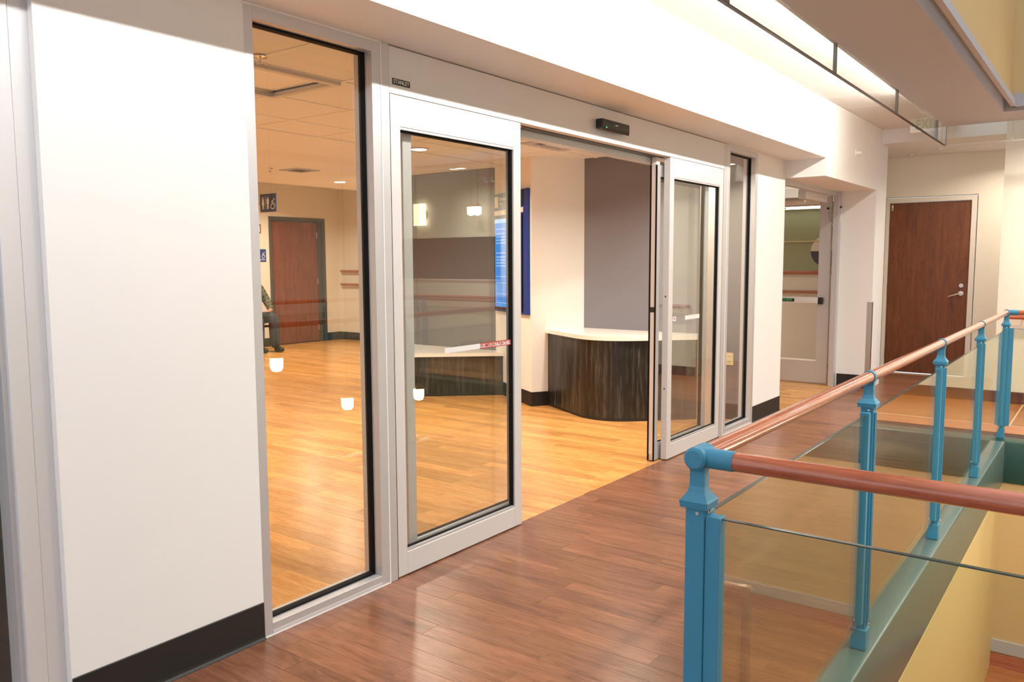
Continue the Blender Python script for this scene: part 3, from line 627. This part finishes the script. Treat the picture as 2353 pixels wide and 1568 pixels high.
B('divider', M_signw, rs, XSG-0.001, XSG, 8.333, 8.338, 2.215, 2.41)
bs = empty('braille_sign', (0, 0, 0), label='small blue restroom sign beside the cherry door', cat='sign')
B('sign_panel', M_blue, bs, 8.13, 8.34, 8.792, 8.80, 1.395, 1.60, bev=0.001)
figure(bs, M_signw, (8.20, 8.791), 1.455, 0.12, 0); wheel(bs, M_signw, (8.285, 8.791), 1.45, 0.11); B('sign_text_bar', M_signw, bs, 8.15, 8.32, 8.791, 8.792, 1.425, 1.435)
ns = empty('framed_notice', (0, 0, 0), label='small notice in a red wood frame on the lobby back wall', cat='notice')
B('notice_frame', M_door2, ns, 8.05, 8.25, 8.785, 8.80, 1.86, 2.0); B('notice_paper', M_signw, ns, 8.07, 8.23, 8.783, 8.785, 1.88, 1.98)
# bench and person
lb = empty('waiting_bench', (7.3, 8.5, 0), label='dark wall bench under the seated person', cat='bench')
at(lb, MB().box(6.5, 8.0, 8.28, 8.78, 0.365, 0.40).bevel(0.006), 'seat', M_black)
for x0 in (6.6, 7.50): at(lb, MB().box(x0, x0+0.05, 8.32, 8.74, 0.0, 0.365), 'leg', M_black)

def skin(name, verts, edges, radii, m, parent, root=0, sub=2):
    me = bpy.data.meshes.new(name); me.from_pydata(verts, edges, []); me.update(); me.materials.append(m)
    o = bpy.data.objects.new(name, me); COL.objects.link(o); o.parent = parent
    md = o.modifiers.new('skin', 'SKIN'); md.use_smooth_shade = True
    sv = me.skin_vertices[0].data
    for i, r in enumerate(radii):
        sv[i].radius = r if isinstance(r, tuple) else (r, r); sv[i].use_root = (i == root)
    s = o.modifiers.new('sub', 'SUBSURF'); s.levels = s.render_levels = sub
    return o
def plaid(name):
    m = bpy.data.materials.new(name); m.use_nodes = True; nt = m.node_tree; b = nt.nodes['Principled BSDF']; N = nt.nodes.new; L = nt.links.new
    g = N('ShaderNodeNewGeometry'); b.inputs['Roughness'].default_value = 0.9
    mp = N('ShaderNodeMapping'); mp.inputs['Rotation'].default_value = (0.5, 0.3, 0.4); L(g.outputs['Position'], mp.inputs[0])
    w1 = N('ShaderNodeTexWave'); w1.inputs['Scale'].default_value = 5; w1.bands_direction = 'X'; L(mp.outputs[0], w1.inputs[0])
    w2 = N('ShaderNodeTexWave'); w2.inputs['Scale'].default_value = 5; w2.bands_direction = 'Z'; L(mp.outputs[0], w2.inputs[0])
    a = N('ShaderNodeMath'); a.operation = 'ADD'; L(w1.outputs['Fac'], a.inputs[0]); L(w2.outputs['Fac'], a.inputs[1])
    h = N('ShaderNodeMath'); h.operation = 'MULTIPLY'; h.inputs[1].default_value = 1.25; L(a.outputs[0], h.inputs[0])
    cr = N('ShaderNodeValToRGB'); e = cr.color_ramp.elements; e[0].position = 0.45; e[0].color = lin(16, 20, 15); e[1].position = 0.75; e[1].color = lin(96, 98, 76)
    L(h.outputs[0], cr.inputs[0]); L(cr.outputs[0], b.inputs['Base Color']); return m
M_plaid = plaid('dark green plaid'); M_jean = mat('dark denim', lin(48, 50, 58), 0.85, bump=0.3, bscale=600, var=0.15, vscale=12)
M_skin = mat('skin', lin(190, 140, 112), 0.5); M_hair = mat('dark hair', lin(36, 28, 22), 0.6); M_shoe = mat('black shoe leather', lin(22, 21, 20), 0.3)
per = empty('person', (7.74, 8.5, 0), label='person in dark plaid jacket and jeans seated beside the restroom door', cat='person')
def PM(v): return [(a-7.74, b-8.5, c) for a, b, c in v]
# body: pelvis-torso-neck-head with arms, legs, one skinned surface
bv = [(7.74, 8.50, 0.52), (7.74, 8.53, 0.72), (7.74, 8.50, 0.93), (7.74, 8.49, 1.06), (7.74, 8.46, 1.13), (7.74, 8.44, 1.20), (7.74, 8.43, 1.30),
      (7.91, 8.48, 1.03), (8.055, 8.42, 0.76), (7.92, 8.17, 0.66), (7.57, 8.48, 1.03), (7.43, 8.42, 0.76), (7.58, 8.17, 0.66),
      (7.84, 8.46, 0.50), (7.875, 8.03, 0.545), (7.86, 7.99, 0.10), (7.64, 8.46, 0.50), (7.60, 8.03, 0.545), (7.61, 8.05, 0.10), (7.86, 7.95, 0.05), (7.61, 8.01, 0.05)]
be = [(0, 1), (1, 2), (2, 3), (3, 4), (4, 5), (5, 6), (3, 7), (7, 8), (8, 9), (3, 10), (10, 11), (11, 12), (0, 13), (13, 14), (14, 15), (0, 16), (16, 17), (17, 18), (15, 19), (18, 20)]
br = [(0.15, 0.11), (0.135, 0.10), (0.15, 0.11), (0.12, 0.085), 0.055, 0.075, 0.085, 0.062, 0.042, 0.03, 0.062, 0.042, 0.03, 0.085, 0.06, 0.03, 0.085, 0.06, 0.03, 0.02, 0.02]
skin('body', PM(bv), be, br, M_skin, per)
jv = bv[:4]+[(7.74, 8.475, 1.095), bv[7], bv[8], bv[9], bv[10], bv[11], bv[12]]
je = [(0, 1), (1, 2), (2, 3), (3, 4), (3, 5), (5, 6), (6, 7), (3, 8), (8, 9), (9, 10)]
skin('jacket', PM(jv), je, [(0.185, 0.14), (0.17, 0.13), (0.18, 0.135), (0.145, 0.10), 0.075, 0.085, 0.068, 0.05, 0.085, 0.068, 0.05], M_plaid, per)
tv = [bv[0], bv[13], bv[14], (7.86, 7.985, 0.045), bv[16], bv[17], (7.61, 8.045, 0.045)]
skin('jeans', PM(tv), [(0, 1), (1, 2), (2, 3), (0, 4), (4, 5), (5, 6)], [(0.16, 0.12), 0.11, 0.094, 0.08, 0.11, 0.094, 0.08], M_jean, per)
for s, (ax, ay) in ((1, (7.86, 7.99)), (-1, (7.61, 8.05))):
    skin('shoe', PM([(ax, ay+0.02, 0.055), (ax+0.01, ay-0.07, 0.05), (ax+0.02, ay-0.17, 0.04)]), [(0, 1), (1, 2)], [(0.048, 0.055), (0.046, 0.048), (0.042, 0.036)], M_shoe, per)
    # hand: palm and five fingers
    hx = 7.92 if s > 0 else 7.58
    base = Vector((hx-s*0.02, 8.13, 0.65))
    hv = [tuple(base), tuple(base+Vector((-s*0.05, -0.03, -0.012)))]; he = [(0, 1)]; hr = [0.026, (0.034, 0.016)]
    for k in range(4):
        o1 = base+Vector((-s*0.055+0.0, -0.06+0.022*k, -0.012)); L_ = (0.032, 0.038, 0.036, 0.028)[k]
        i = len(hv); hv += [tuple(o1), tuple(o1+Vector((-s*L_, -0.006, -0.006))), tuple(o1+Vector((-s*(L_*1.6), -0.004, -0.022)))]; he += [(1, i), (i, i+1), (i+1, i+2)]; hr += [0.010, 0.009, 0.008]
    i = len(hv); hv += [tuple(base+Vector((-s*0.02, -0.055, 0.0))), tuple(base+Vector((-s*0.045, -0.085, -0.008)))]; he += [(0, i), (i, i+1)]; hr += [0.011, 0.009]
    skin('hand', PM(hv), he, hr, M_skin, per, sub=1)
hc = Vector((0, -0.075, 1.305))
MB().lathe([(0.01, -0.02), (0.07, -0.01), (0.098, 0.04), (0.09, 0.09), (0.05, 0.122), (0.0, 0.13)], (0, -0.055, 1.275), 16).build('hair', M_hair, per, smooth=True)
for s in (-1, 1):
    MB().lathe([(0.0, -0.009), (0.008, -0.004), (0.009, 0), (0.008, 0.004), (0, 0.009)], (s*0.032, -0.152, 1.30), 8).build('eye', M_black, per)
    MB().lathe([(0.0, -0.028), (0.012, -0.015), (0.014, 0.01), (0.0, 0.03)], (s*0.09, -0.065, 1.29), 8).build('ear', M_skin, per, smooth=True)
MB().tube([(0, -0.15, 1.30), (0, -0.172, 1.272), (0, -0.15, 1.265)], [0.008, 0.013, 0.01], 8).build('nose', M_skin, per, smooth=True)
MB().box(-0.022, 0.022, -0.158, -0.145, 1.236, 1.243).build('mouth', mat('lips', lin(150, 88, 80), 0.5), per)

# ================================================================== SWING DOOR IN THE RECESS
d2 = empty('door_2', (0, 0, 0), **st('', 'glazed aluminium swing door opened inwards in the deep recess', 'door'))
B('jamb', M_alu, d2, 9.155, 9.2335, 0.0, 0.06, 0, 2.105, bev=0.002); B('jamb', M_alu, d2, XQ+0.001, 7.46, 0.021, 0.08, 0, 2.105, bev=0.002)
hd2 = B('head_frame', M_alu, d2, 7.46, 9.155, 0.021, 0.07, 2.06, 2.109, bev=0.002)
# the open leaf lies along y at x about 9.25-9.295
X0, X1 = 9.245, 9.29; Y0, Y1 = 0.10, 1.03
lf2 = empty('leaf', (0, 0, 0)); lf2.parent = d2
B('stile', M_alu, lf2, X0, X1, Y0, Y0+0.125, 0.012, 2.075, bev=0.002); B('stile', M_alu, lf2, X0, X1, Y1-0.11, Y1, 0.012, 2.075, bev=0.002)
B('bottom_rail', M_alu, lf2, X0, X1, Y0+0.125, Y1-0.11, 0.012, 0.258, bev=0.002); B('top_rail', M_alu, lf2, X0, X1, Y0+0.125, Y1-0.11, 1.975, 2.075, bev=0.002)
B('pane', M_glass, lf2, X0+0.018, X0+0.026, Y0+0.125, Y1-0.11, 0.258, 1.975); B('glazing_bead', M_white, lf2, X0-0.004, X0+0.018, Y0+0.120, Y1-0.11, 0.255, 0.272)
pb = MB().box(X0-0.055, X0-0.012, Y0+0.085, Y1-0.06, 0.905, 0.968).bevel(0.006, 2).build('push_bar', M_alu_white, d2, smooth=True)
B('end_cap', M_black, pb, X0-0.057, X0-0.001, Y0+0.055, Y0+0.105, 0.895, 0.970, bev=0.004)
B('exit_label', M_black, pb, X0-0.0565, X0-0.055, Y0+0.36, Y0+0.62, 0.918, 0.955)
text('exit_lettering', 'PUSH TO EXIT', emis('label green', (0.1, 0.5, 0.14, 1), 0.6), pb, (X0-0.057, Y0+0.49, 0.9365), 0.034, (0, -1, 0), (0, 0, 1), bold=0.0006)
for z in (0.05, 1.0, 1.95): MB().tube([(9.225, 0.075, z-0.06), (9.225, 0.075, z+0.06)], 0.012, 8).build('hinge', M_steel, d2, smooth=True)
oc = B('closer_body', M_alu_white, d2, 8.25, 8.98, 0.075, 0.155, 1.985, 2.075, bev=0.004)
MB().tube([(8.35, 0.12, 1.98), (8.35, 0.12, 1.955)], 0.012, 8).tube([(8.35, 0.12, 1.958), (8.75, 0.55, 1.955), (9.23, 0.60, 1.955)], 0.011, 6).build('closer_arm', M_white, oc)
B('closer_track', M_white, oc, 9.205, 9.245, 0.22, 0.95, 1.99, 2.04)
MB().tube([(9.24, 0.14, 1.935), (9.235, 0.13, 1.90), (9.22, 0.115, 1.80), (9.21, 0.06, 1.74), (9.20, 0.0, 1.78), (9.195, -0.01, 1.88), (9.195, -0.005, 1.94)], 0.005, 6).build('door_loop_cable', M_white, d2, smooth=True)
for p in ((9.24, 0.142, 1.94), (9.195, -0.003, 1.945)): MB().tube([p, (p[0]-0.012, p[1]-0.008, p[2])], 0.012, 10).build('cable_cap', M_black, d2)
gd = MB().box(9.2322, 9.2338, -0.300, YS-0.0005, 0.14, 0.93).box(9.2322, 9.275, YS-0.0022, YS-0.0004, 0.14, 0.93).build('corner_guard', M_steel, None, label='stainless steel corner guard on the recess corner', cat='corner guard')
# tube light, decal, in the room behind
tl = empty('tube_light', (11.1, 1.6, 2.08), label='lit fluorescent tube above the sage wall', cat='light')
MB().tube([(0, -1.3, 0), (0, 2.4, 0)], 0.02, 10).build('tube', M_tubeL, tl, smooth=True); MB().box(0.02, 0.10, -1.35, 2.45, -0.02, 0.02).build('housing', M_white, tl)
cs = empty('round_sign', (11.219, 0.69, 1.50), label='round white and navy sign on the sage wall', cat='sign')
def disc(r, a0, a1, x):
    mb = MB(); mb.bm.faces.new([mb.bm.verts.new((x, -r*math.cos(a0+(a1-a0)*k/20), r*math.sin(a0+(a1-a0)*k/20))) for k in range(21)]); return mb
disc(0.21, 0, math.pi, -0.003).build('upper_half', M_signw, cs); disc(0.21, math.pi, 2*math.pi, -0.003).build('lower_half', M_navy, cs)

# brown door at the corridor end
d4 = empty('door_4', (10.79, 0, 0), **st('', 'flush dark brown wood door in a cream frame', 'door'))
MB().box(-0.012, 0.10, -1.090, -1.037, 0, 2.118).box(-0.012, 0.10, -0.158, -0.118, 0, 2.118).box(-0.012, 0.10, -1.037, -0.158, 2.066, 2.118).build('door_frame', M_frame, d4)
MB().box(0.012, 0.055, -1.034, -0.161, 0.008, 2.062).build('leaf', M_door, d4)
for z in (0.22, 1.02, 1.78): MB().tube([(0.004, -0.152, z-0.055), (0.004, -0.152, z+0.055)], 0.008, 8).build('hinge', M_steel, d4, smooth=True)
MB().tube([(0.012, -0.965, 0.985), (0.0, -0.965, 0.985)], 0.028, 16).build('rose', M_chrome, d4)
MB().tube([(0.0, -0.965, 0.985), (-0.045, -0.965, 0.985), (-0.05, -0.955, 0.983), (-0.05, -0.84, 0.945)], [0.011, 0.011, 0.010, 0.008], 10).build('lever_handle', M_chrome, d4, smooth=True)
MB().tube([(0.012, -0.965, 1.075), (0.0, -0.965, 1.075)], 0.024, 16).tube([(0, -0.965, 1.075), (-0.008, -0.965, 1.075)], 0.015, 12).build('deadbolt', M_chrome, d4)
MB().box(0.0105, 0.012, -0.195, -0.177, 1.975, 2.04).build('door_sticker', M_ivory, d4); MB().box(0.01, 0.0105, -0.192, -0.180, 1.985, 2.005).build('sticker_mark', M_glow, d4)
# strobe on the fascia wall
sb = empty('sidewall_sprinkler', (8.368, YS, 2.403), label='white sidewall sprinkler high on the white recess wall', cat='sprinkler')
MB().tube([(0, 0, 0), (0, -0.006, 0)], 0.032, 14).build('escutcheon', M_white, sb); MB().tube([(0, -0.006, 0), (0, -0.05, 0)], [0.014, 0.01], 8).box(-0.02, 0.02, -0.055, -0.05, -0.012, 0.012).build('nozzle', M_white, sb)
# exit sign
ex = empty('exit_sign', (8.86, -0.82, 2.7), label='white hanging exit sign with pale green letters behind the glass', cat='exit sign')
MB().box(0, 0.025, -0.17, 0.10, -0.085, 0.052).bevel(0.004).build('panel', M_white, ex)
text('exit_lettering', 'EXIT', mat('pale green letters', lin(150, 190, 130), 0.5), ex, (-0.001, -0.05, -0.015), 0.135, (0, -1, 0), (0, 0, 1), bold=0.002, wx=0.72)
text('exit_arrow', '<', MATS['pale green letters'], ex, (-0.001, 0.075, -0.015), 0.09, (0, -1, 0), (0, 0, 1))

# ================================================================== HANGING GLASS CURTAIN
gc = empty('glass_draft_curtain', (0, -1.07, ZB), label='hanging clear glass draft curtain along the stairwell soffit', cat='glass curtain')
joints = [-3.0, -1.4, 0.2, 1.75, 3.32, 4.905, 6.5, 8.10, 8.545]; Y2 = -1.075
for a, b in zip(joints[:-1], joints[1:]):
    at(gc, MB().box(a+0.003, b-0.003, Y2-0.019, Y2, 2.432, ZB-0.001), 'pane', M_gcurt)
    at(gc, MB().box(a+0.003, b-0.003, Y2-0.019, Y2, 2.4275, 2.432), 'pane_edge', M_cedge)
for j in joints[1:]: at(gc, MB().box(j-0.003, j+0.003, Y2-0.020, Y2+0.001, 2.4275, ZB-0.001), 'joint_seal', M_gedge)
jy = [-1.07, -1.62, -2.9, -4.2]
for a, b in zip(jy[:-1], jy[1:]):
    at(gc, MB().box(8.540, 8.550, b+0.003, a-0.003, 2.432, ZB-0.001), 'pane', M_gcurt)
    at(gc, MB().box(8.5395, 8.5505, b+0.003, a-0.003, 2.4255, 2.432), 'pane_edge', M_alu_white)
    at(gc, MB().box(8.5395, 8.5505, b-0.006, b+0.006, 2.4275, ZB-0.001), 'joint_seal', M_alu_white)
at(gc, MB().box(8.538, 8.552, -1.088, -1.068, 2.4255, ZB-0.001), 'corner_post', M_alu_white)

# ================================================================== GUARD RAILING
def lathe_cap(mb, x, y):
    """cap on a post: flared plate, pyramid, slim neck up to the rail"""
    def ring(h, a, b): return [mb.bm.verts.new((x+sx*a, y+sy*b, h)) for sx, sy in ((-1, -1), (1, -1), (1, 1), (-1, 1))]
    R = [ring(0.872, 0.027, 0.029), ring(0.886, 0.029, 0.031), ring(0.889, 0.026, 0.028), ring(0.903, 0.015, 0.019), ring(0.915, 0.011, 0.0165), ring(0.945, 0.0105, 0.016), ring(0.960, 0.014, 0.018)]
    mb.bm.faces.new(R[0][::-1]); mb.bm.faces.new(R[-1])
    for i in range(len(R)-1):
        for k in range(4): mb.bm.faces.new((R[i][k], R[i][(k+1) % 4], R[i+1][(k+1) % 4], R[i+1][k]))
    return mb
gr = empty('guard_railing', (XR0, YR, 0), label='teal post railing with glass panels and a wood handrail around the stairwell', cat='railing')
def post(par, x, y, axis, ends=(-1, 1), collar=True):
    p = at(par, MB().box(x-0.0195, x+0.0195, y-0.0205, y+0.0205, 0.03, 0.872).bevel(0.0015), 'post', M_teal)
    def sub(mb, nm, m, smooth=False):
        return mb.build(nm, m, p, smooth=smooth)
    sub(lathe_cap(MB(), x, y), 'post_cap', M_teal)
    sub(MB().box(x-0.026, x+0.026, y-0.026, y+0.026, 0.006, 0.082).bevel(0.003), 'foot_bracket', M_teal)
    for s in ends:
        if axis == 'x': sub(MB().box(*sorted((x+s*0.021, x+s*0.050)), y-0.015, y+0.015, 0.105, 0.857).bevel(0.001), 'glass_channel', M_teal)
        else: sub(MB().box(x-0.015, x+0.015, *sorted((y+s*0.021, y+s*0.052)), 0.105, 0.857).bevel(0.001), 'glass_channel', M_teal)
    # fluted face strips and bolts towards the stairwell
    fx, fy = (x, y-0.0205) if axis == 'x' else (x-0.0195, y)
    if axis == 'x':
        sub(MB().box(x-0.010, x-0.004, fy-0.006, fy, 0.10, 0.853).box(x+0.004, x+0.010, fy-0.006, fy, 0.10, 0.853), 'flute', M_teal)
        sub(MB().tube([(x, y-0.025, 0.10), (x, y-0.031, 0.10)], 0.006, 8), 'bolt', M_chrome)
        sub(MB().tube([(x-0.019, y-0.006, 0.862), (x-0.022, y-0.006, 0.862)], 0.004, 6), 'bolt', M_chrome)
    if collar: sub(MB().tube([(x-0.012, y, ZR), (x+0.012, y, ZR)], 0.0225, 18), 'collar', M_teal, True)
    return p
px = [XR0 + 1.415*k for k in range(5)]; px[-1] = XR1
for i, x_ in enumerate(px):
    post(gr, x_, YR, 'x', ends=(1,) if i == 0 else ((-1,) if i == 4 else (-1, 1)), collar=0 < i < 4)
def glassx(par, a, b, y):
    at(par, MB().box(a+0.045, b-0.045, y-0.005, y+0.005, 0.105, 0.845), 'glass_panel', M_gtint)
    at(par, MB().box(a+0.045, b-0.045, y-0.005, y+0.005, 0.845, 0.8475), 'glass_edge', M_gedge)
for a, b in zip(px[:-1], px[1:]): glassx(gr, a, b, YR)
at(gr, MB().tube([(XR0+0.03, YR, ZR), (XR1, YR, ZR)], 0.0195, 20), 'handrail', M_rail, smooth=True)
# corner fittings
at(gr, MB().tube([(XR0-0.028, YR, ZR), (XR0-0.025, YR, ZR), (XR0+0.034, YR, ZR)], [0.0205, 0.0235, 0.0235], 24), 'elbow_cap', M_teal, smooth=True)
at(gr, MB().tube([(XR0-0.0285, YR, ZR), (XR0-0.030, YR, ZR)], [0.0195, 0.0185], 24), 'elbow_disc', M_teal, smooth=True)
at(gr, MB().tube([(XR0, YR, ZR), (XR0, YR-0.075, ZR)], 0.0208, 20), 'elbow_sleeve', M_teal, smooth=True)
at(gr, MB().tube([(XR0, YR-0.06, ZR), (XR0, -4.22, ZR)], 0.0192, 20), 'handrail', M_raily, smooth=True)
at(gr, MB().tube([(XR1-0.03, YR, ZR), (XR1+0.024, YR, ZR)], 0.0235, 18), 'elbow_cap', M_teal, smooth=True)
at(gr, MB().tube([(XR1, YR, ZR), (XR1, YR-0.075, ZR)], 0.0208, 16), 'elbow_sleeve', M_teal, smooth=True)
at(gr, MB().tube([(XR1, YR-0.06, ZR), (XR1, -4.22, ZR)], 0.0192, 16), 'handrail', M_raily, smooth=True)
for xr in (XR0, XR1):
    # channel on the corner post for the run along y, further posts, glass
    at(gr, MB().box(xr-0.015, xr+0.015, YR-0.052, YR-0.021, 0.105, 0.857).bevel(0.001), 'glass_channel', M_teal)
    at(gr, MB().tube([(xr-0.006, YR-0.0205, 0.864), (xr-0.006, YR-0.024, 0.864)], 0.0035, 8).tube([(xr+0.006, YR-0.0205, 0.864), (xr+0.006, YR-0.024, 0.864)], 0.0035, 8), 'bolt', M_chrome)
    prev = YR
    for yy in (YR-1.21, -4.20):
        post(gr, xr, yy, 'y', ends=(1, -1) if yy > -4 else (1,), collar=False)
        at(gr, MB().tube([(xr, yy-0.012, ZR), (xr, yy+0.012, ZR)], 0.0225, 16), 'collar', M_teal, smooth=True)
        at(gr, MB().box(xr-0.005, xr+0.005, yy+0.045, prev-0.05, 0.105, 0.852), 'glass_panel', M_gtint)
        at(gr, MB().box(xr-0.005, xr+0.005, yy+0.045, prev-0.05, 0.852, 0.8545), 'glass_edge', M_gedge)
        prev = yy
# opposite run
for i, x_ in enumerate(px[1:-1]): post(gr, x_, -4.22, 'x')
for a, b in zip(px[:-1], px[1:]): glassx(gr, a, b, -4.22)
at(gr, MB().tube([(XR0, -4.22, ZR), (XR1, -4.22, ZR)], 0.0195, 14), 'handrail', M_rail, smooth=True)
# stair handrail on the landing
sh = empty('stair_newel_rail', (4.05, -2.6, -1.76), label='wood newel and rail on the lower landing', cat='railing')
at(sh, MB().box(4.03, 4.07, -2.62, -2.58, -1.76, -0.38).bevel(0.002), 'post', M_raily); at(sh, MB().tube([(4.05, -2.6, -0.35), (4.05, -4.15, -0.35)], 0.0195, 14), 'handrail', M_raily, smooth=True)
at(sh, MB().tube([(4.05, -2.6, -0.38), (4.05, -2.6, -0.33)], [0.02, 0.024], 12), 'post_cap', M_raily, smooth=True)

# ================================================================== LAMPS
def pendant(x, y, z, label, group='jar pendants over the stairwell'):
    p = empty('pendant_lamp', (x, y, z), label=label, cat='pendant lamp', group=group)
    MB().lathe([(0.0, -0.085), (0.03, -0.078), (0.047, -0.055), (0.05, -0.02), (0.05, 0.035)], (0, 0, 0), 20).build('jar', M_jar, p, smooth=True)
    MB().lathe([(0.05, 0.036), (0.078, 0.037), (0.078, 0.041), (0.045, 0.043), (0.045, 0.06), (0.02, 0.066), (0.012, 0.09)], (0, 0, 0), 20).build('brass_rim', M_brass, p, smooth=True)
    MB().tube([(0, 0, 0.09), (0, 0, 4.6-z)], 0.004, 6).build('cord', M_black, p)
pendant(4.19, -3.0, 0.56, 'jar pendant lamp mirrored beside the seated person'); pendant(4.95, -3.0, 0.125, 'jar pendant lamp mirrored low in the tall window')
pendant(5.82, -3.0, 0.10, 'jar pendant lamp mirrored at the left sliding panel edge'); pendant(8.8, -4.65, 2.10, 'high jar pendant lamp mirrored in the left sliding panel')
pendant(2.6, -2.7, 2.2, 'added high jar pendant, unseen fill nearest the railing corner'); pendant(3.3, -3.2, 2.3, 'added high jar pendant, unseen fill above the middle of the stairwell')  # both added out of view as extra light over the railing and stairwell
so = empty('wall_sconce', (9.045, -5.86, 2.08), label='lit wall sconce on the cream stair wall', cat='wall lamp')
MB().tube([(-0.05, 0, -0.16), (-0.05, 0, 0.16)], 0.05, 14).build('shade', M_sconce, so, smooth=True); MB().box(-0.02, 0.0, -0.04, 0.04, -0.06, 0.06).build('wall_plate', M_brass, so)
cv = empty('cove_light', (0, -1.07, ZB), label='linear cove lamp hidden behind the stairwell soffit edge', cat='cove lamp')
xs_ = [-3.6+1.235*k for k in range(10)]
for k, x_ in enumerate(xs_[:-1]):
    at(cv, MB().box(x_+0.01, xs_[k+1]-0.01, -1.0695, -1.062, 2.6115, 2.632), 'tube', M_cove if x_ < 2.0 else M_cove2)
at(cv, MB().box(-3.6, 7.5, -1.0695, -1.058, 2.633, 2.637), 'shelf', M_white)
def added_soffit_light(x, y, label):  # unseen fixtures added to brighten the cream stair wall
    s = empty('added_soffit_downlight', (x, y, ZB), label=label, cat='downlight', group='added downlights washing the cream stair wall')
    MB().lathe([(0.075, 0.0), (0.075, -0.004), (0.058, -0.004), (0.058, 0.0)], (0, 0, 0), 20).build('trim_ring', M_white, s)
    MB().lathe([(0.058, -0.0045), (0.058, -0.0052)], (0, 0, 0), 20).build('lens', M_dl, s)
    l = bpy.data.lights.new('wash', 'AREA'); l.shape = 'DISK'; l.size = 0.11; l.energy = 24; l.color = (1, 0.95, 0.84); l.spread = math.radians(160)
    lo = bpy.data.objects.new('wash_fill_lamp', l); COL.objects.link(lo); lo.location = (x, y, ZB-0.012)
added_soffit_light(8.28, -2.15, 'added soffit downlight closest to the end of the stair wall'); added_soffit_light(8.28, -3.3, 'added middle soffit downlight over the stair wall'); added_soffit_light(8.28, -4.5, 'added soffit downlight deepest along the stair wall')

def added_linear_pendant(x, label):  # unseen fixtures added to put a highlight on the handrail and light the stairwell
    p = empty('added_linear_pendant', (x, -3.35, 3.2), label=label, cat='pendant lamp', group='added linear pendants high over the stairwell')
    MB().box(-0.6, 0.6, -0.1, 0.1, 0.0, 0.06).bevel(0.004).build('housing', M_alu_white, p)
    MB().box(-0.57, 0.57, -0.08, 0.08, -0.004, 0.0).build('diffuser', M_dl, p)
    for sx in (-0.5, 0.5): MB().tube([(sx, 0, 0.06), (sx, 0, 1.8)], 0.003, 6).build('cable', M_steel, p)
    l = bpy.data.lights.new('linear', 'AREA'); l.shape = 'RECTANGLE'; l.size = 1.14; l.size_y = 0.16; l.energy = 60; l.color = (1, 0.96, 0.88); l.spread = math.radians(140)
    lo = bpy.data.objects.new('linear_fill_lamp', l); COL.objects.link(lo); lo.location = (x, -3.35, 3.19)
added_linear_pendant(3.0, 'added unseen linear pendant above the near end of the stairwell'); added_linear_pendant(6.3, 'added unseen linear pendant above the far end of the stairwell')
